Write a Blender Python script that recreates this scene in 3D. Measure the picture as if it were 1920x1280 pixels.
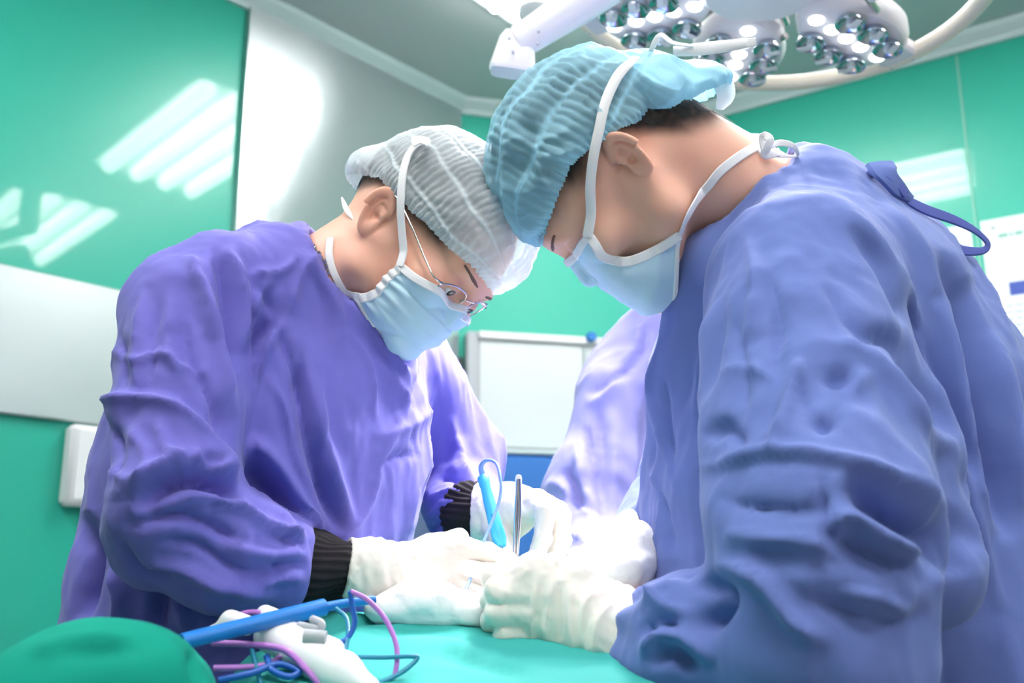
import bpy, bmesh, math, random, time
import numpy as np
from mathutils import Vector, Matrix

T0 = time.time()
for o in list(bpy.data.objects):
    bpy.data.objects.remove(o, do_unlink=True)
SC = bpy.context.scene
COL = SC.collection
RNG = np.random.default_rng(7)

# ------------------------------------------------------------------ camera
FPX = 1867.0
PITCH = math.radians(13.3)
CAM = np.array([0.0, 0.0, 1.15])
RT = np.array([1.0, 0, 0])
FW = np.array([0, math.cos(PITCH), math.sin(PITCH)])
UPV = np.array([0, -math.sin(PITCH), math.cos(PITCH)])
cam_data = bpy.data.cameras.new('camera')
cam_data.sensor_width = 36.0
cam_data.lens = FPX / 1920 * 36
cam_data.clip_start = 0.05
cam_data.dof.use_dof = True
cam_data.dof.focus_distance = 1.0
cam_data.dof.aperture_fstop = 5.6
cam = bpy.data.objects.new('camera', cam_data)
cam.location = CAM.tolist()
cam.rotation_euler = (math.radians(90) + PITCH, 0, 0)
COL.objects.link(cam)
SC.camera = cam

# ------------------------------------------------------------------ world, exposure
w = bpy.data.worlds.new('room_air'); SC.world = w; w.use_nodes = True
w.node_tree.nodes['Background'].inputs[0].default_value = (0.80, 0.90, 1.0, 1)
w.node_tree.nodes['Background'].inputs[1].default_value = 0.3
SC.view_settings.view_transform = 'Standard'
SC.view_settings.look = 'None'
SC.view_settings.exposure = 0.2
SC.view_settings.gamma = 1.0
SC.view_settings.use_curve_mapping = False
TUBE_POWER = 17.0       # emission of the fluorescent tubes
SPOT_POWER = 235.0       # surgical light, watts for the whole lamp head
LED_POWER = 6.0

# ------------------------------------------------------------------ helpers
def P(px, py, d):
    return CAM + d * (FW + (px - 960) / FPX * RT + (640 - py) / FPX * UPV)
def PP(lst):
    return np.array([P(*q) for q in lst])
def proj(v):
    r = v - CAM
    z = r @ FW
    return 960 + FPX * (r @ RT) / z, 640 - FPX * (r @ UPV) / z, z
def unit(v):
    v = np.asarray(v, float); return v / np.linalg.norm(v)

def tag(o, label=None, cat=None, group=None, kind=None):
    if label: o['label'] = label
    if cat: o['category'] = cat
    if group: o['group'] = group
    if kind: o['kind'] = kind
    return o
def empty(name, loc, label, cat, group=None, rz=0):
    o = bpy.data.objects.new(name, None)
    o.empty_display_size = 0.05
    o.location = [float(c) for c in loc]; o.rotation_euler = (0, 0, rz)
    COL.objects.link(o)
    bpy.context.view_layer.update()
    return tag(o, label, cat, group)
def add_obj(name, me, mat, parent=None):
    o = bpy.data.objects.new(name, me)
    if mat is not None:
        me.materials.append(mat)
    COL.objects.link(o)
    if parent is not None:
        o.parent = parent
        o.matrix_parent_inverse = parent_world(parent).inverted()
    return o
def parent_world(p):
    m = p.matrix_basis.copy()
    if p.parent is not None:
        m = parent_world(p.parent) @ p.matrix_parent_inverse @ m
    return m
def mesh_np(name, V, Q, smooth=True):
    """V (n,3), Q list/array of faces (all same length) or list of lists"""
    me = bpy.data.meshes.new(name)
    V = np.asarray(V, dtype=np.float32)
    if isinstance(Q, np.ndarray):
        k = Q.shape[1]; n = Q.shape[0]
        me.vertices.add(len(V)); me.vertices.foreach_set('co', V.ravel())
        me.loops.add(n * k); me.loops.foreach_set('vertex_index', Q.astype(np.int32).ravel())
        me.polygons.add(n)
        me.polygons.foreach_set('loop_start', np.arange(0, n * k, k, dtype=np.int32))
        me.polygons.foreach_set('loop_total', np.full(n, k, dtype=np.int32))
        me.update(calc_edges=True)
    else:
        me.from_pydata([tuple(map(float, v)) for v in V], [], [tuple(int(i) for i in q) for q in Q])
        me.update()
    me.validate()
    if smooth:
        me.polygons.foreach_set('use_smooth', np.ones(len(me.polygons), dtype=bool))
    return me

# poly builder -------------------------------------------------------
class MB:
    def __init__(s): s.V = []; s.F = []
    def add(s, V, F):
        b = len(s.V); s.V += [tuple(map(float, v)) for v in V]; s.F += [tuple(i + b for i in f) for f in F]; return s
    def box(s, c, size, M=None, bev=0.0):
        c = np.asarray(c, float); h = np.asarray(size, float) / 2
        M = np.eye(3) if M is None else np.asarray(M)      # rows = local axes
        if bev <= 0:
            V = [c + (np.array([x, y, z]) * h) @ M for x in (-1, 1) for y in (-1, 1) for z in (-1, 1)]
            F = [(0, 1, 3, 2), (4, 6, 7, 5), (0, 4, 5, 1), (2, 3, 7, 6), (0, 2, 6, 4), (1, 5, 7, 3)]
            return s.add(V, F)
        b = min(bev, min(h) * 0.95)
        V = []; idx = {}
        for x in (-1, 1):
            for y in (-1, 1):
                for z in (-1, 1):
                    for a in range(3):
                        q = np.array([x, y, z], float) * (h - b); q[a] = [x, y, z][a] * h[a]
                        idx[(x, y, z, a)] = len(V); V.append(c + q @ M)
        F = []
        for a in range(3):
            o1, o2 = [i for i in range(3) if i != a]
            for sgn in (-1, 1):
                ring = []
                for p, q in ((-1, -1), (1, -1), (1, 1), (-1, 1)):
                    k = [0, 0, 0]; k[a] = sgn; k[o1] = p; k[o2] = q
                    ring.append(idx[(k[0], k[1], k[2], a)])
                F.append(ring if sgn * (1 if a != 1 else -1) > 0 else ring[::-1])
        for a in range(3):
            o1, o2 = [i for i in range(3) if i != a]
            for p in (-1, 1):
                for q in (-1, 1):
                    k0 = [0, 0, 0]; k0[o1] = p; k0[o2] = q; k1 = list(k0); k0[a] = -1; k1[a] = 1
                    F.append([idx[(*k0, o1)], idx[(*k1, o1)], idx[(*k1, o2)], idx[(*k0, o2)]])
        for x in (-1, 1):
            for y in (-1, 1):
                for z in (-1, 1):
                    F.append([idx[(x, y, z, a)] for a in range(3)])
        return s.add(V, F)
    def tube(s, pts, r, n=12, caps=True, flat=None):
        """sweep; r scalar or list; flat=(w,t,ref) for a ribbon cross-section"""
        pts = np.asarray(pts, float); m = len(pts)
        r = np.full(m, r, float) if np.isscalar(r) else np.asarray(r, float)
        T = np.gradient(pts, axis=0); T /= np.linalg.norm(T, axis=1)[:, None] + 1e-12
        ref = np.array([0, 0, 1.0]) if abs(T[0][2]) < .9 else np.array([1.0, 0, 0])
        N = ref - T[0] * (ref @ T[0]); N /= np.linalg.norm(N)
        V = []
        for i in range(m):
            N = N - T[i] * (N @ T[i]); N /= np.linalg.norm(N) + 1e-12
            B = np.cross(T[i], N)
            for k in range(n):
                a = 2 * math.pi * k / n
                V.append(pts[i] + r[i] * (math.cos(a) * N + math.sin(a) * B))
        F = [(i * n + k, i * n + (k + 1) % n, (i + 1) * n + (k + 1) % n, (i + 1) * n + k) for i in range(m - 1) for k in range(n)]
        if caps:
            F.append(tuple(range(n))[::-1]); F.append(tuple((m - 1) * n + k for k in range(n)))
        return s.add(V, F)
    def ribbon(s, pts, nrm, width, thick=0.0012):
        """flat band; nrm = surface normal per point"""
        pts = np.asarray(pts, float); nrm = np.asarray(nrm, float); m = len(pts)
        wd = np.full(m, width, float) if np.isscalar(width) else np.asarray(width, float)
        T = np.gradient(pts, axis=0); T /= np.linalg.norm(T, axis=1)[:, None] + 1e-12
        V = []
        prof = [(-1, -.3), (-.8, .5), (0, .75), (.8, .5), (1, -.3), (.8, -.5), (0, -.5), (-.8, -.5)]
        n = len(prof)
        for i in range(m):
            N = nrm[i] - T[i] * (nrm[i] @ T[i]); N /= np.linalg.norm(N) + 1e-12
            B = np.cross(T[i], N)
            for a, b in prof:
                V.append(pts[i] + B * a * wd[i] / 2 + N * b * thick)
        F = [(i * n + k, i * n + (k + 1) % n, (i + 1) * n + (k + 1) % n, (i + 1) * n + k) for i in range(m - 1) for k in range(n)]
        F.append(tuple(range(n))[::-1]); F.append(tuple((m - 1) * n + k for k in range(n)))
        return s.add(V, F)
    def lathe(s, c, prof, axis=(0, 0, 1), n=24, sx=1.0, xref=None):
        a = unit(axis); ref = np.array([1.0, 0, 0]) if xref is None else unit(xref)
        if abs(a @ ref) > .95: ref = np.array([0, 1.0, 0])
        X = unit(ref - a * (ref @ a)); Y = np.cross(a, X)
        V = []; m = len(prof)
        for (r, h) in prof:
            for k in range(n):
                t = 2 * math.pi * k / n
                V.append(np.asarray(c) + a * h + r * (math.cos(t) * X * sx + math.sin(t) * Y))
        F = [(i * n + k, i * n + (k + 1) % n, (i + 1) * n + (k + 1) % n, (i + 1) * n + k) for i in range(m - 1) for k in range(n)]
        F.append(tuple(range(n))[::-1]); F.append(tuple((m - 1) * n + k for k in range(n)))
        return s.add(V, F)
    def build(s, name, mat, parent=None, smooth=True, sub=0, bevel=0, auto=40):
        me = bpy.data.meshes.new(name)
        me.from_pydata(s.V, [], s.F); me.update(); me.validate()
        if smooth:
            me.polygons.foreach_set('use_smooth', np.ones(len(me.polygons), dtype=bool))
            if auto:
                try: me.set_sharp_from_angle(angle=math.radians(auto))
                except Exception: pass
        o = add_obj(name, me, mat, parent)
        if bevel:
            b = o.modifiers.new('b', 'BEVEL'); b.width = bevel; b.segments = 3; b.limit_method = 'ANGLE'
        if sub:
            b = o.modifiers.new('s', 'SUBSURF'); b.levels = sub; b.render_levels = sub
        return o

def spline(pts, n=40):
    """Catmull-Rom through the points"""
    pts = np.asarray(pts, float)
    if len(pts) < 3:
        t = np.linspace(0, 1, n)[:, None]; return pts[0] * (1 - t) + pts[-1] * t
    q = np.vstack([2 * pts[0] - pts[1], pts, 2 * pts[-1] - pts[-2]])
    seg = len(pts) - 1; out = []
    for x in np.linspace(0, seg - 1e-6, n):
        i = int(x); t = x - i
        a, b, c, d = q[i], q[i + 1], q[i + 2], q[i + 3]
        out.append(0.5 * ((2 * b) + (-a + c) * t + (2 * a - 5 * b + 4 * c - d) * t * t + (-a + 3 * b - 3 * c + d) * t ** 3))
    return np.array(out)

# ------------------------------------------------------------------ noise
_perm = np.random.default_rng(3).integers(0, 2 ** 31, 4096)
def _h(i, j, k):
    h = (i * 73856093) ^ (j * 19349663) ^ (k * 83492791)
    return _perm[h & 4095]
def noise(p):
    """gradient noise, roughly -1..1"""
    p = np.asarray(p, float); i = np.floor(p).astype(np.int64); f = p - i
    u = f * f * f * (f * (f * 6 - 15) + 10)
    r = 0
    for dx in (0, 1):
        for dy in (0, 1):
            for dz in (0, 1):
                h = _h(i[:, 0] + dx, i[:, 1] + dy, i[:, 2] + dz)
                g = np.stack([(h & 1023) / 511.5 - 1, ((h >> 10) & 1023) / 511.5 - 1, ((h >> 20) & 1023) / 511.5 - 1], 1)
                dv = (g * (f - np.array([dx, dy, dz]))).sum(1)
                wgt = (u[:, 0] if dx else 1 - u[:, 0]) * (u[:, 1] if dy else 1 - u[:, 1]) * (u[:, 2] if dz else 1 - u[:, 2])
                r = r + dv * wgt
    return r * 1.4
def creases(p, scale, M=None, seed=0):
    """sharp-ridged cloth noise; M stretches the pattern"""
    q = p if M is None else p @ np.asarray(M)
    q = q * scale + seed * 17.3
    wq = q + 0.55 * np.stack([noise(q * .7 + 5), noise(q * .7 + 11), noise(q * .7 + 23)], 1)
    a = 1 - np.abs(noise(wq)) * 2.2
    b = 1 - np.abs(noise(wq * 2.1 + 40)) * 2.2
    return a * 0.7 + b * 0.3 - 0.35

# ------------------------------------------------------------------ signed distance modelling
def smin(a, b, k):
    if k <= 0: return np.minimum(a, b)
    h = np.clip(0.5 + 0.5 * (b - a) / k, 0, 1)
    return b + (a - b) * h - k * h * (1 - h)
def smax(a, b, k): return -smin(-a, -b, k)
def s_cone(p, a, b, ra, rb):
    a = np.asarray(a, float); b = np.asarray(b, float); ab = b - a
    t = np.clip((p - a) @ ab / max(ab @ ab, 1e-12), 0, 1)
    return np.linalg.norm(p - (a + t[:, None] * ab), axis=1) - (ra + (rb - ra) * t)
def s_ell(p, c, r):
    q = (p - np.asarray(c)) / np.asarray(r, float)
    k0 = np.linalg.norm(q, axis=1) + 1e-9
    k1 = np.linalg.norm(q / np.asarray(r, float), axis=1) + 1e-9
    return k0 * (k0 - 1) / k1
def s_chain(p, pts, rad, k=0.004):
    d = None
    for i in range(len(pts) - 1):
        e = s_cone(p, pts[i], pts[i + 1], rad[i], rad[i + 1])
        d = e if d is None else smin(d, e, k)
    return d
def s_loft(p, pts, rs, rn, side, k=0.02):
    """elliptical limb: rs = half width along `side`, rn = half width across it"""
    side = np.asarray(side, float); d = None
    pts = np.asarray(pts, float)
    for i in range(len(pts) - 1):
        a, b = pts[i], pts[i + 1]; ab = b - a; L = np.linalg.norm(ab); ax = ab / L
        t = np.clip((p - a) @ ax / L, 0, 1)
        c = a + t[:, None] * ab; q = p - c
        s = unit(side - ax * (side @ ax)); n = np.cross(ax, s)
        A = rs[i] + (rs[i + 1] - rs[i]) * t; B = rn[i] + (rn[i + 1] - rn[i]) * t
        x = q @ s; y = q @ n; z = q @ ax; m = np.minimum(A, B)
        k0 = np.sqrt((x / A) ** 2 + (y / B) ** 2 + (z / m) ** 2) + 1e-9
        k1 = np.sqrt((x / A ** 2) ** 2 + (y / B ** 2) ** 2 + (z / m ** 2) ** 2) + 1e-9
        e = k0 * (k0 - 1) / k1
        d = e if d is None else smin(d, e, k)
    return d
def s_box(p, c, h, r, M=None):
    q = p - np.asarray(c)
    if M is not None: q = q @ np.asarray(M).T
    q = np.abs(q) - (np.asarray(h) - r)
    return np.linalg.norm(np.maximum(q, 0), axis=1) + np.minimum(q.max(1), 0) - r

def sgrad(f, p, e=8e-4):
    g = np.stack([f(p + np.array([e, 0, 0])) - f(p - np.array([e, 0, 0])),
                  f(p + np.array([0, e, 0])) - f(p - np.array([0, e, 0])),
                  f(p + np.array([0, 0, e])) - f(p - np.array([0, 0, e]))], 1) / (2 * e)
    return g
def polygonise(f, lo, hi, h, newton=2, slack=2.0):
    lo = np.asarray(lo, float); hi = np.asarray(hi, float); B = 4
    nc = np.ceil((hi - lo) / (h * B)).astype(int) + 1
    ax = [lo[i] + (np.arange(nc[i]) * B + (B - 1) / 2) * h for i in range(3)]
    G = np.stack(np.meshgrid(*ax, indexing='ij'), -1).reshape(-1, 3)
    D = np.concatenate([f(c) for c in np.array_split(G, max(1, len(G) // 200000))]).reshape(nc)
    act = np.abs(D) < h * B * 0.87 * slack
    full = np.repeat(np.repeat(np.repeat(D, B, 0), B, 1), B, 2).astype(np.float32)
    m = np.repeat(np.repeat(np.repeat(act, B, 0), B, 1), B, 2)
    I = np.argwhere(m); pts = lo + I * h
    full[m] = np.concatenate([f(c) for c in np.array_split(pts, max(1, len(pts) // 200000))]).astype(np.float32)
    S = full < 0
    n = full.shape
    # surface nets
    c8 = [(a, b, c) for a in (0, 1) for b in (0, 1) for c in (0, 1)]
    sl = lambda A, o: A[o[0]:n[0] - 1 + o[0], o[1]:n[1] - 1 + o[1], o[2]:n[2] - 1 + o[2]]
    cnt = sum(sl(S, o).astype(np.int8) for o in c8)
    cell = (cnt > 0) & (cnt < 8)
    ids = -np.ones(cell.shape, np.int64); C = np.argwhere(cell); ids[cell] = np.arange(len(C))
    acc = np.zeros((len(C), 3)); num = np.zeros(len(C))
    for i, a in enumerate(c8):
        for j, b in enumerate(c8):
            if j <= i or sum(abs(x - y) for x, y in zip(a, b)) != 1: continue
            va = full[C[:, 0] + a[0], C[:, 1] + a[1], C[:, 2] + a[2]]; vb = full[C[:, 0] + b[0], C[:, 1] + b[1], C[:, 2] + b[2]]
            cr = (va < 0) != (vb < 0)
            t = np.where(cr, va / np.where(cr, va - vb, 1), 0)[:, None]
            acc += np.where(cr[:, None], np.array(a) + t * (np.array(b) - np.array(a)), 0); num += cr
    V = lo + (C + acc / num[:, None]) * h
    Q = []
    for axn in range(3):
        o1, o2 = [(1, 2), (2, 0), (0, 1)][axn]
        d = np.zeros(3, int); d[axn] = 1
        A0 = S[:-1, :, :] if axn == 0 else S[:, :-1, :] if axn == 1 else S[:, :, :-1]
        A1 = S[1:, :, :] if axn == 0 else S[:, 1:, :] if axn == 1 else S[:, :, 1:]
        E = np.argwhere(A0 != A1)
        ok = (E[:, o1] > 0) & (E[:, o2] > 0) & (E[:, o1] < n[o1] - 1) & (E[:, o2] < n[o2] - 1)
        E = E[ok]
        e1 = np.zeros(3, int); e1[o1] = 1; e2 = np.zeros(3, int); e2[o2] = 1
        q = np.stack([ids[tuple((E - e1 - e2).T)], ids[tuple((E - e2).T)], ids[tuple(E.T)], ids[tuple((E - e1).T)]], 1)
        inside = S[tuple(E.T)]
        q[~inside] = q[~inside][:, ::-1]
        Q.append(q)
    Q = np.vstack(Q); Q = Q[(Q >= 0).all(1)]
    for _ in range(newton):
        g = sgrad(f, V); d = f(V)
        st = (d / np.maximum((g * g).sum(1), .05))[:, None] * g
        ln = np.linalg.norm(st, axis=1)[:, None]; st *= np.minimum(1, h * .8 / (ln + 1e-9))
        V = V - st
    return V, Q
def relax(V, Q, it=1, lam=0.5):
    for _ in range(it):
        s = np.zeros_like(V); c = np.zeros(len(V))
        for a, b in ((0, 1), (1, 2), (2, 3), (3, 0)):
            np.add.at(s, Q[:, a], V[Q[:, b]]); np.add.at(s, Q[:, b], V[Q[:, a]])
            np.add.at(c, Q[:, a], 1); np.add.at(c, Q[:, b], 1)
        V = V + lam * (s / np.maximum(c, 1)[:, None] - V)
    return V
def vnorm(V, Q):
    fn = np.cross(V[Q[:, 2]] - V[Q[:, 0]], V[Q[:, 3]] - V[Q[:, 1]])
    N = np.zeros_like(V)
    for k in range(4): np.add.at(N, Q[:, k], fn)
    return N / (np.linalg.norm(N, axis=1)[:, None] + 1e-12)
def cutfaces(V, Q, keep):
    """keep faces whose all vertices are kept; drop unused vertices"""
    Q = Q[keep[Q].all(1)]
    used = np.unique(Q); mp = -np.ones(len(V), int); mp[used] = np.arange(len(used))
    return V[used], mp[Q], used

def march(f, px, py, off=0.0, d0=0.5, d1=2.5):
    """first point of the surface f along the ray of a pixel -> point and normal"""
    dr = FW + (px - 960) / FPX * RT + (640 - py) / FPX * UPV; L = np.linalg.norm(dr); dr = dr / L
    t = d0 * L
    for _ in range(90):
        d = f((CAM + dr * t)[None])[0] - off
        if d < 3e-4: break
        t += max(d * .6, 2e-4)
        if t > d1 * L: break
    q = CAM + dr * t
    g = sgrad(f, q[None])[0]
    return q, unit(g)

def poly_tall(f, lo, hi, h, zc, k=3.0, newton=2):
    """polygonise with k times longer cells below height zc (fine head and shoulders, plain legs)"""
    def wz(q):
        q = q.copy(); z = q[:, 2]; q[:, 2] = np.where(z < zc, zc - (zc - z) * k, z); return q
    def g(q): return f(wz(q)) / np.where(q[:, 2] < zc, k * .8, 1.0)
    lo = np.array(lo, float); lo[2] = zc - (zc - lo[2]) / k
    V, Q = polygonise(g, lo, hi, h, newton=0)
    V = wz(V)
    for _ in range(newton):
        gr = sgrad(f, V); d = f(V)
        st = (d / np.maximum((gr * gr).sum(1), .05))[:, None] * gr
        ln = np.linalg.norm(st, axis=1)[:, None]; st *= np.minimum(1, h * .8 / (ln + 1e-9))
        V = V - st
    return V, Q

# cloth folds drawn as strokes that run over the garment's own surface
def strokes(V, N, S, sel=None, gain=1.0):
    u, v, z = proj(V); X = np.stack([u, v], 1)
    view = CAM - V; view /= np.linalg.norm(view, axis=1)[:, None]
    face = np.clip((N * view).sum(1) * 4 + .3, 0, 1)
    D = np.zeros(len(V))
    for st in S:
        kind, wd, amp, pts = st[:4]
        part = st[4] if len(st) > 4 else None
        pts = np.asarray(pts, float)
        if len(pts) > 2: pts = spline(pts, max(6, 4 * len(pts)))
        m = (X[:, 0] > pts[:, 0].min() - 5 * wd) & (X[:, 0] < pts[:, 0].max() + 5 * wd) & (X[:, 1] > pts[:, 1].min() - 5 * wd) & (X[:, 1] < pts[:, 1].max() + 5 * wd) & (face > 0)
        if part is not None and sel is not None: m &= sel[part]
        if not m.any(): continue
        x = X[m]; best = np.full(len(x), 1e9); sd = np.zeros(len(x)); tt = np.zeros(len(x))
        seg = np.linalg.norm(np.diff(pts, axis=0), axis=1); cum = np.r_[0, np.cumsum(seg)]; tot = cum[-1]
        for i in range(len(pts) - 1):
            ab = pts[i + 1] - pts[i]; t = np.clip((x - pts[i]) @ ab / (ab @ ab + 1e-9), 0, 1)
            q = x - (pts[i] + t[:, None] * ab); dd = np.linalg.norm(q, axis=1)
            c = ab[0] * q[:, 1] - ab[1] * q[:, 0]
            b = dd < best
            best[b] = dd[b]; sd[b] = np.where(c[b] > 0, dd[b], -dd[b]); tt[b] = ((cum[i] + t * seg[i]) / tot)[b]
        tap = np.clip(np.minimum(tt, 1 - tt) * 4, 0, 1) ** .7
        if kind == 'r': a = np.exp(-(best / wd) ** 2)
        elif kind == 'v': a = -np.exp(-(best / wd) ** 2)
        elif kind == 'x': a = np.exp(-best / wd)
        elif kind == 'y': a = -np.exp(-best / wd)
        elif kind == 's': a = np.tanh(sd / wd) * np.exp(-(best / (wd * 4)) ** 2); tap = np.clip(np.minimum(tt, 1 - tt) * 8, 0, 1)
        elif kind == 'S': a = np.clip(.5 + .5 * sd / wd, 0, 1) * np.exp(-(np.maximum(sd, 0) / (wd * 30)) ** 2); tap = np.clip(np.minimum(tt, 1 - tt) * 12, 0, 1)
        D[m] += amp * 1e-3 * a * tap * face[m] * gain
    return D

# ------------------------------------------------------------------ materials
def new_mat(name):
    m = bpy.data.materials.new(name); m.use_nodes = True
    nt = m.node_tree; return m, nt, nt.nodes['Principled BSDF'], nt.links
def pbr(name, col, rough=.5, metal=0, spec=.5, coat=0, sss=0, sss_col=None, bump=None, var=None, alpha=1, trans=0, emit=None, sheen=0, coat_rough=.05, ior=None):
    m, nt, b, L = new_mat(name)
    b.inputs['Base Color'].default_value = (*col, 1); b.inputs['Roughness'].default_value = rough
    b.inputs['Metallic'].default_value = metal; b.inputs['Specular IOR Level'].default_value = spec
    b.inputs['Coat Weight'].default_value = coat; b.inputs['Coat Roughness'].default_value = coat_rough
    b.inputs['Alpha'].default_value = alpha; b.inputs['Transmission Weight'].default_value = trans
    if ior: b.inputs['IOR'].default_value = ior
    if sheen: b.inputs['Sheen Weight'].default_value = sheen
    if sss:
        b.inputs['Subsurface Weight'].default_value = sss
        b.inputs['Subsurface Radius'].default_value = sss_col or (.01, .004, .002)
        b.inputs['Subsurface Scale'].default_value = 1.0
    if emit:
        b.inputs['Emission Color'].default_value = (*emit[0], 1); b.inputs['Emission Strength'].default_value = emit[1]
    tc = nt.nodes.new('ShaderNodeTexCoord')
    if var:
        n = nt.nodes.new('ShaderNodeTexNoise'); n.inputs['Scale'].default_value = var[0]; n.inputs['Detail'].default_value = 4
        L.new(tc.outputs['Object'], n.inputs['Vector'])
        r = nt.nodes.new('ShaderNodeValToRGB'); r.color_ramp.elements[0].position = .3; r.color_ramp.elements[1].position = .7
        r.color_ramp.elements[0].color = (*var[1], 1); r.color_ramp.elements[1].color = (*col, 1)
        L.new(n.outputs['Fac'], r.inputs['Fac']); L.new(r.outputs['Color'], b.inputs['Base Color'])
    if bump:
        n = nt.nodes.new('ShaderNodeTexNoise'); n.inputs['Scale'].default_value = bump[0]; n.inputs['Detail'].default_value = 5
        L.new(tc.outputs['Object'], n.inputs['Vector'])
        bp = nt.nodes.new('ShaderNodeBump'); bp.inputs['Strength'].default_value = bump[1]; bp.inputs['Distance'].default_value = bump[2]
        L.new(n.outputs['Fac'], bp.inputs['Height']); L.new(bp.outputs['Normal'], b.inputs['Normal'])
    return m
def wrinkle(m, sc, dist, strength=1.0, sc2=None):
    """crisp crumple lines on top of the modelled folds"""
    nt = m.node_tree; L = nt.links; b = nt.nodes['Principled BSDF']
    tc = nt.nodes.new('ShaderNodeTexCoord'); mp = nt.nodes.new('ShaderNodeMapping'); mp.inputs['Scale'].default_value = (1, 1, .5); mp.inputs['Rotation'].default_value = (.2, .3, .4)
    n = nt.nodes.new('ShaderNodeTexNoise'); n.noise_type = 'RIDGED_MULTIFRACTAL'; n.normalize = False
    n.inputs['Scale'].default_value = sc; n.inputs['Detail'].default_value = 2.0; n.inputs['Roughness'].default_value = .45; n.inputs['Distortion'].default_value = .35
    L.new(tc.outputs['Object'], mp.inputs['Vector']); L.new(mp.outputs[0], n.inputs['Vector'])
    bp = nt.nodes.new('ShaderNodeBump'); bp.inputs['Strength'].default_value = strength; bp.inputs['Distance'].default_value = dist
    L.new(n.outputs['Fac'], bp.inputs['Height'])
    old = b.inputs['Normal'].links[0].from_node if b.inputs['Normal'].links else None
    if old is not None: L.new(bp.outputs['Normal'], old.inputs['Normal'])
    else: L.new(bp.outputs['Normal'], b.inputs['Normal'])
def sheer(name, col, alpha=.8, transl=.5, rough=.6, bump=None):
    """thin non-woven fabric: diffuse + light passing through + gaps"""
    m, nt, b, L = new_mat(name)
    nt.nodes.remove(b); out = nt.nodes['Material Output']
    df = nt.nodes.new('ShaderNodeBsdfPrincipled'); df.inputs['Base Color'].default_value = (*col, 1); df.inputs['Roughness'].default_value = rough
    df.inputs['Specular IOR Level'].default_value = .3
    tl = nt.nodes.new('ShaderNodeBsdfTranslucent'); tl.inputs['Color'].default_value = (*col, 1)
    tr = nt.nodes.new('ShaderNodeBsdfTransparent')
    m1 = nt.nodes.new('ShaderNodeMixShader'); m1.inputs[0].default_value = transl
    m2 = nt.nodes.new('ShaderNodeMixShader'); m2.inputs[0].default_value = alpha
    L.new(df.outputs[0], m1.inputs[1]); L.new(tl.outputs[0], m1.inputs[2])
    L.new(tr.outputs[0], m2.inputs[1]); L.new(m1.outputs[0], m2.inputs[2]); L.new(m2.outputs[0], out.inputs['Surface'])
    a = nt.nodes.new('ShaderNodeAttribute'); a.attribute_name = 'thick'
    mul = nt.nodes.new('ShaderNodeMath'); mul.operation = 'MULTIPLY'; mul.inputs[1].default_value = alpha
    L.new(a.outputs['Fac'], mul.inputs[0]); L.new(mul.outputs[0], m2.inputs[0])
    if bump:
        tc = nt.nodes.new('ShaderNodeTexCoord'); n = nt.nodes.new('ShaderNodeTexNoise'); n.inputs['Scale'].default_value = bump[0]
        L.new(tc.outputs['Object'], n.inputs['Vector'])
        bp = nt.nodes.new('ShaderNodeBump'); bp.inputs['Strength'].default_value = bump[1]; bp.inputs['Distance'].default_value = bump[2]
        L.new(n.outputs['Fac'], bp.inputs['Height']); L.new(bp.outputs['Normal'], df.inputs['Normal'])
    return m

M_gownL = pbr('gown_violet', (.150, .142, .52), .75, spec=.25, bump=(900, .25, .0006), sheen=.15)
M_gownR = pbr('gown_blue_light_tint', (.120, .175, .46), .75, spec=.25, bump=(700, .25, .0006), sheen=.15)  # bluer copy of the gown cloth, tint of the light put into its colour
M_gownT = pbr('gown_lilac_light_tint', (.26, .26, .55), .75, spec=.25, bump=(700, .2, .0006), sheen=.15)  # paler copy of the gown cloth, brightness of the light put into its colour
wrinkle(M_gownL, 9, .009); wrinkle(M_gownR, 7, .008); wrinkle(M_gownT, 8, .010)
M_seam = pbr('gown_binding', (.11, .14, .44), .8, spec=.2)
M_cuff = pbr('rib_knit', (.020, .018, .022), .9, spec=.2, bump=(500, .3, .001))
M_latex = pbr('latex', (.86, .80, .73), .42, spec=.45, sss=.15, sss_col=(.006, .004, .003), bump=(60, .25, .0015))
M_skin = pbr('skin', (.86, .50, .37), .48, spec=.4, sss=.22, sss_col=(.012, .005, .003), bump=(350, .12, .0006), var=(14, (.84, .43, .32)))
M_skin2 = pbr('skin_warm', (.84, .50, .37), .48, spec=.4, sss=.22, sss_col=(.012, .005, .003), bump=(350, .12, .0006), var=(14, (.82, .44, .33)))
M_hairdark = pbr('hair', (.012, .010, .010), .6, spec=.4, bump=(900, .6, .002))
M_brow = pbr('brow_hair', (.16, .08, .065), .7)
M_cap = sheer('cap_fabric', (.86, .95, 1.0), .93, .30, bump=(500, .2, .0008))
M_capB = sheer('cap_fabric_blue', (.43, .80, .98), .90, .28, bump=(500, .2, .0008))
M_mask = pbr('mask_fabric', (.58, .81, .95), .8, spec=.2, bump=(600, .2, .0006), sss=.1)
M_white = pbr('white_cotton', (.88, .88, .90), .85, spec=.2, bump=(300, .25, .001))
M_drape = pbr('drape_teal', (.040, .37, .335), .8, spec=.2, bump=(500, .25, .0008))
M_drapeG = pbr('drape_green', (.004, .28, .20), .85, spec=.15, bump=(500, .25, .0008))
M_wallG = pbr('green_panel', (.024, .41, .30), .35, spec=.4, coat=.6, coat_rough=.04)
M_steel = pbr('brushed_steel', (.64, .68, .70), .28, metal=.8, bump=(1.6, .35, .03))
_b = M_steel.node_tree.nodes['Principled BSDF']; _b.inputs['Anisotropic'].default_value = .7; _b.inputs['Anisotropic Rotation'].default_value = .25
_t = M_steel.node_tree.nodes.new('ShaderNodeTangent'); _t.direction_type = 'RADIAL'; _t.axis = 'Z'
M_steel.node_tree.links.new(_t.outputs[0], _b.inputs['Tangent'])
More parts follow.
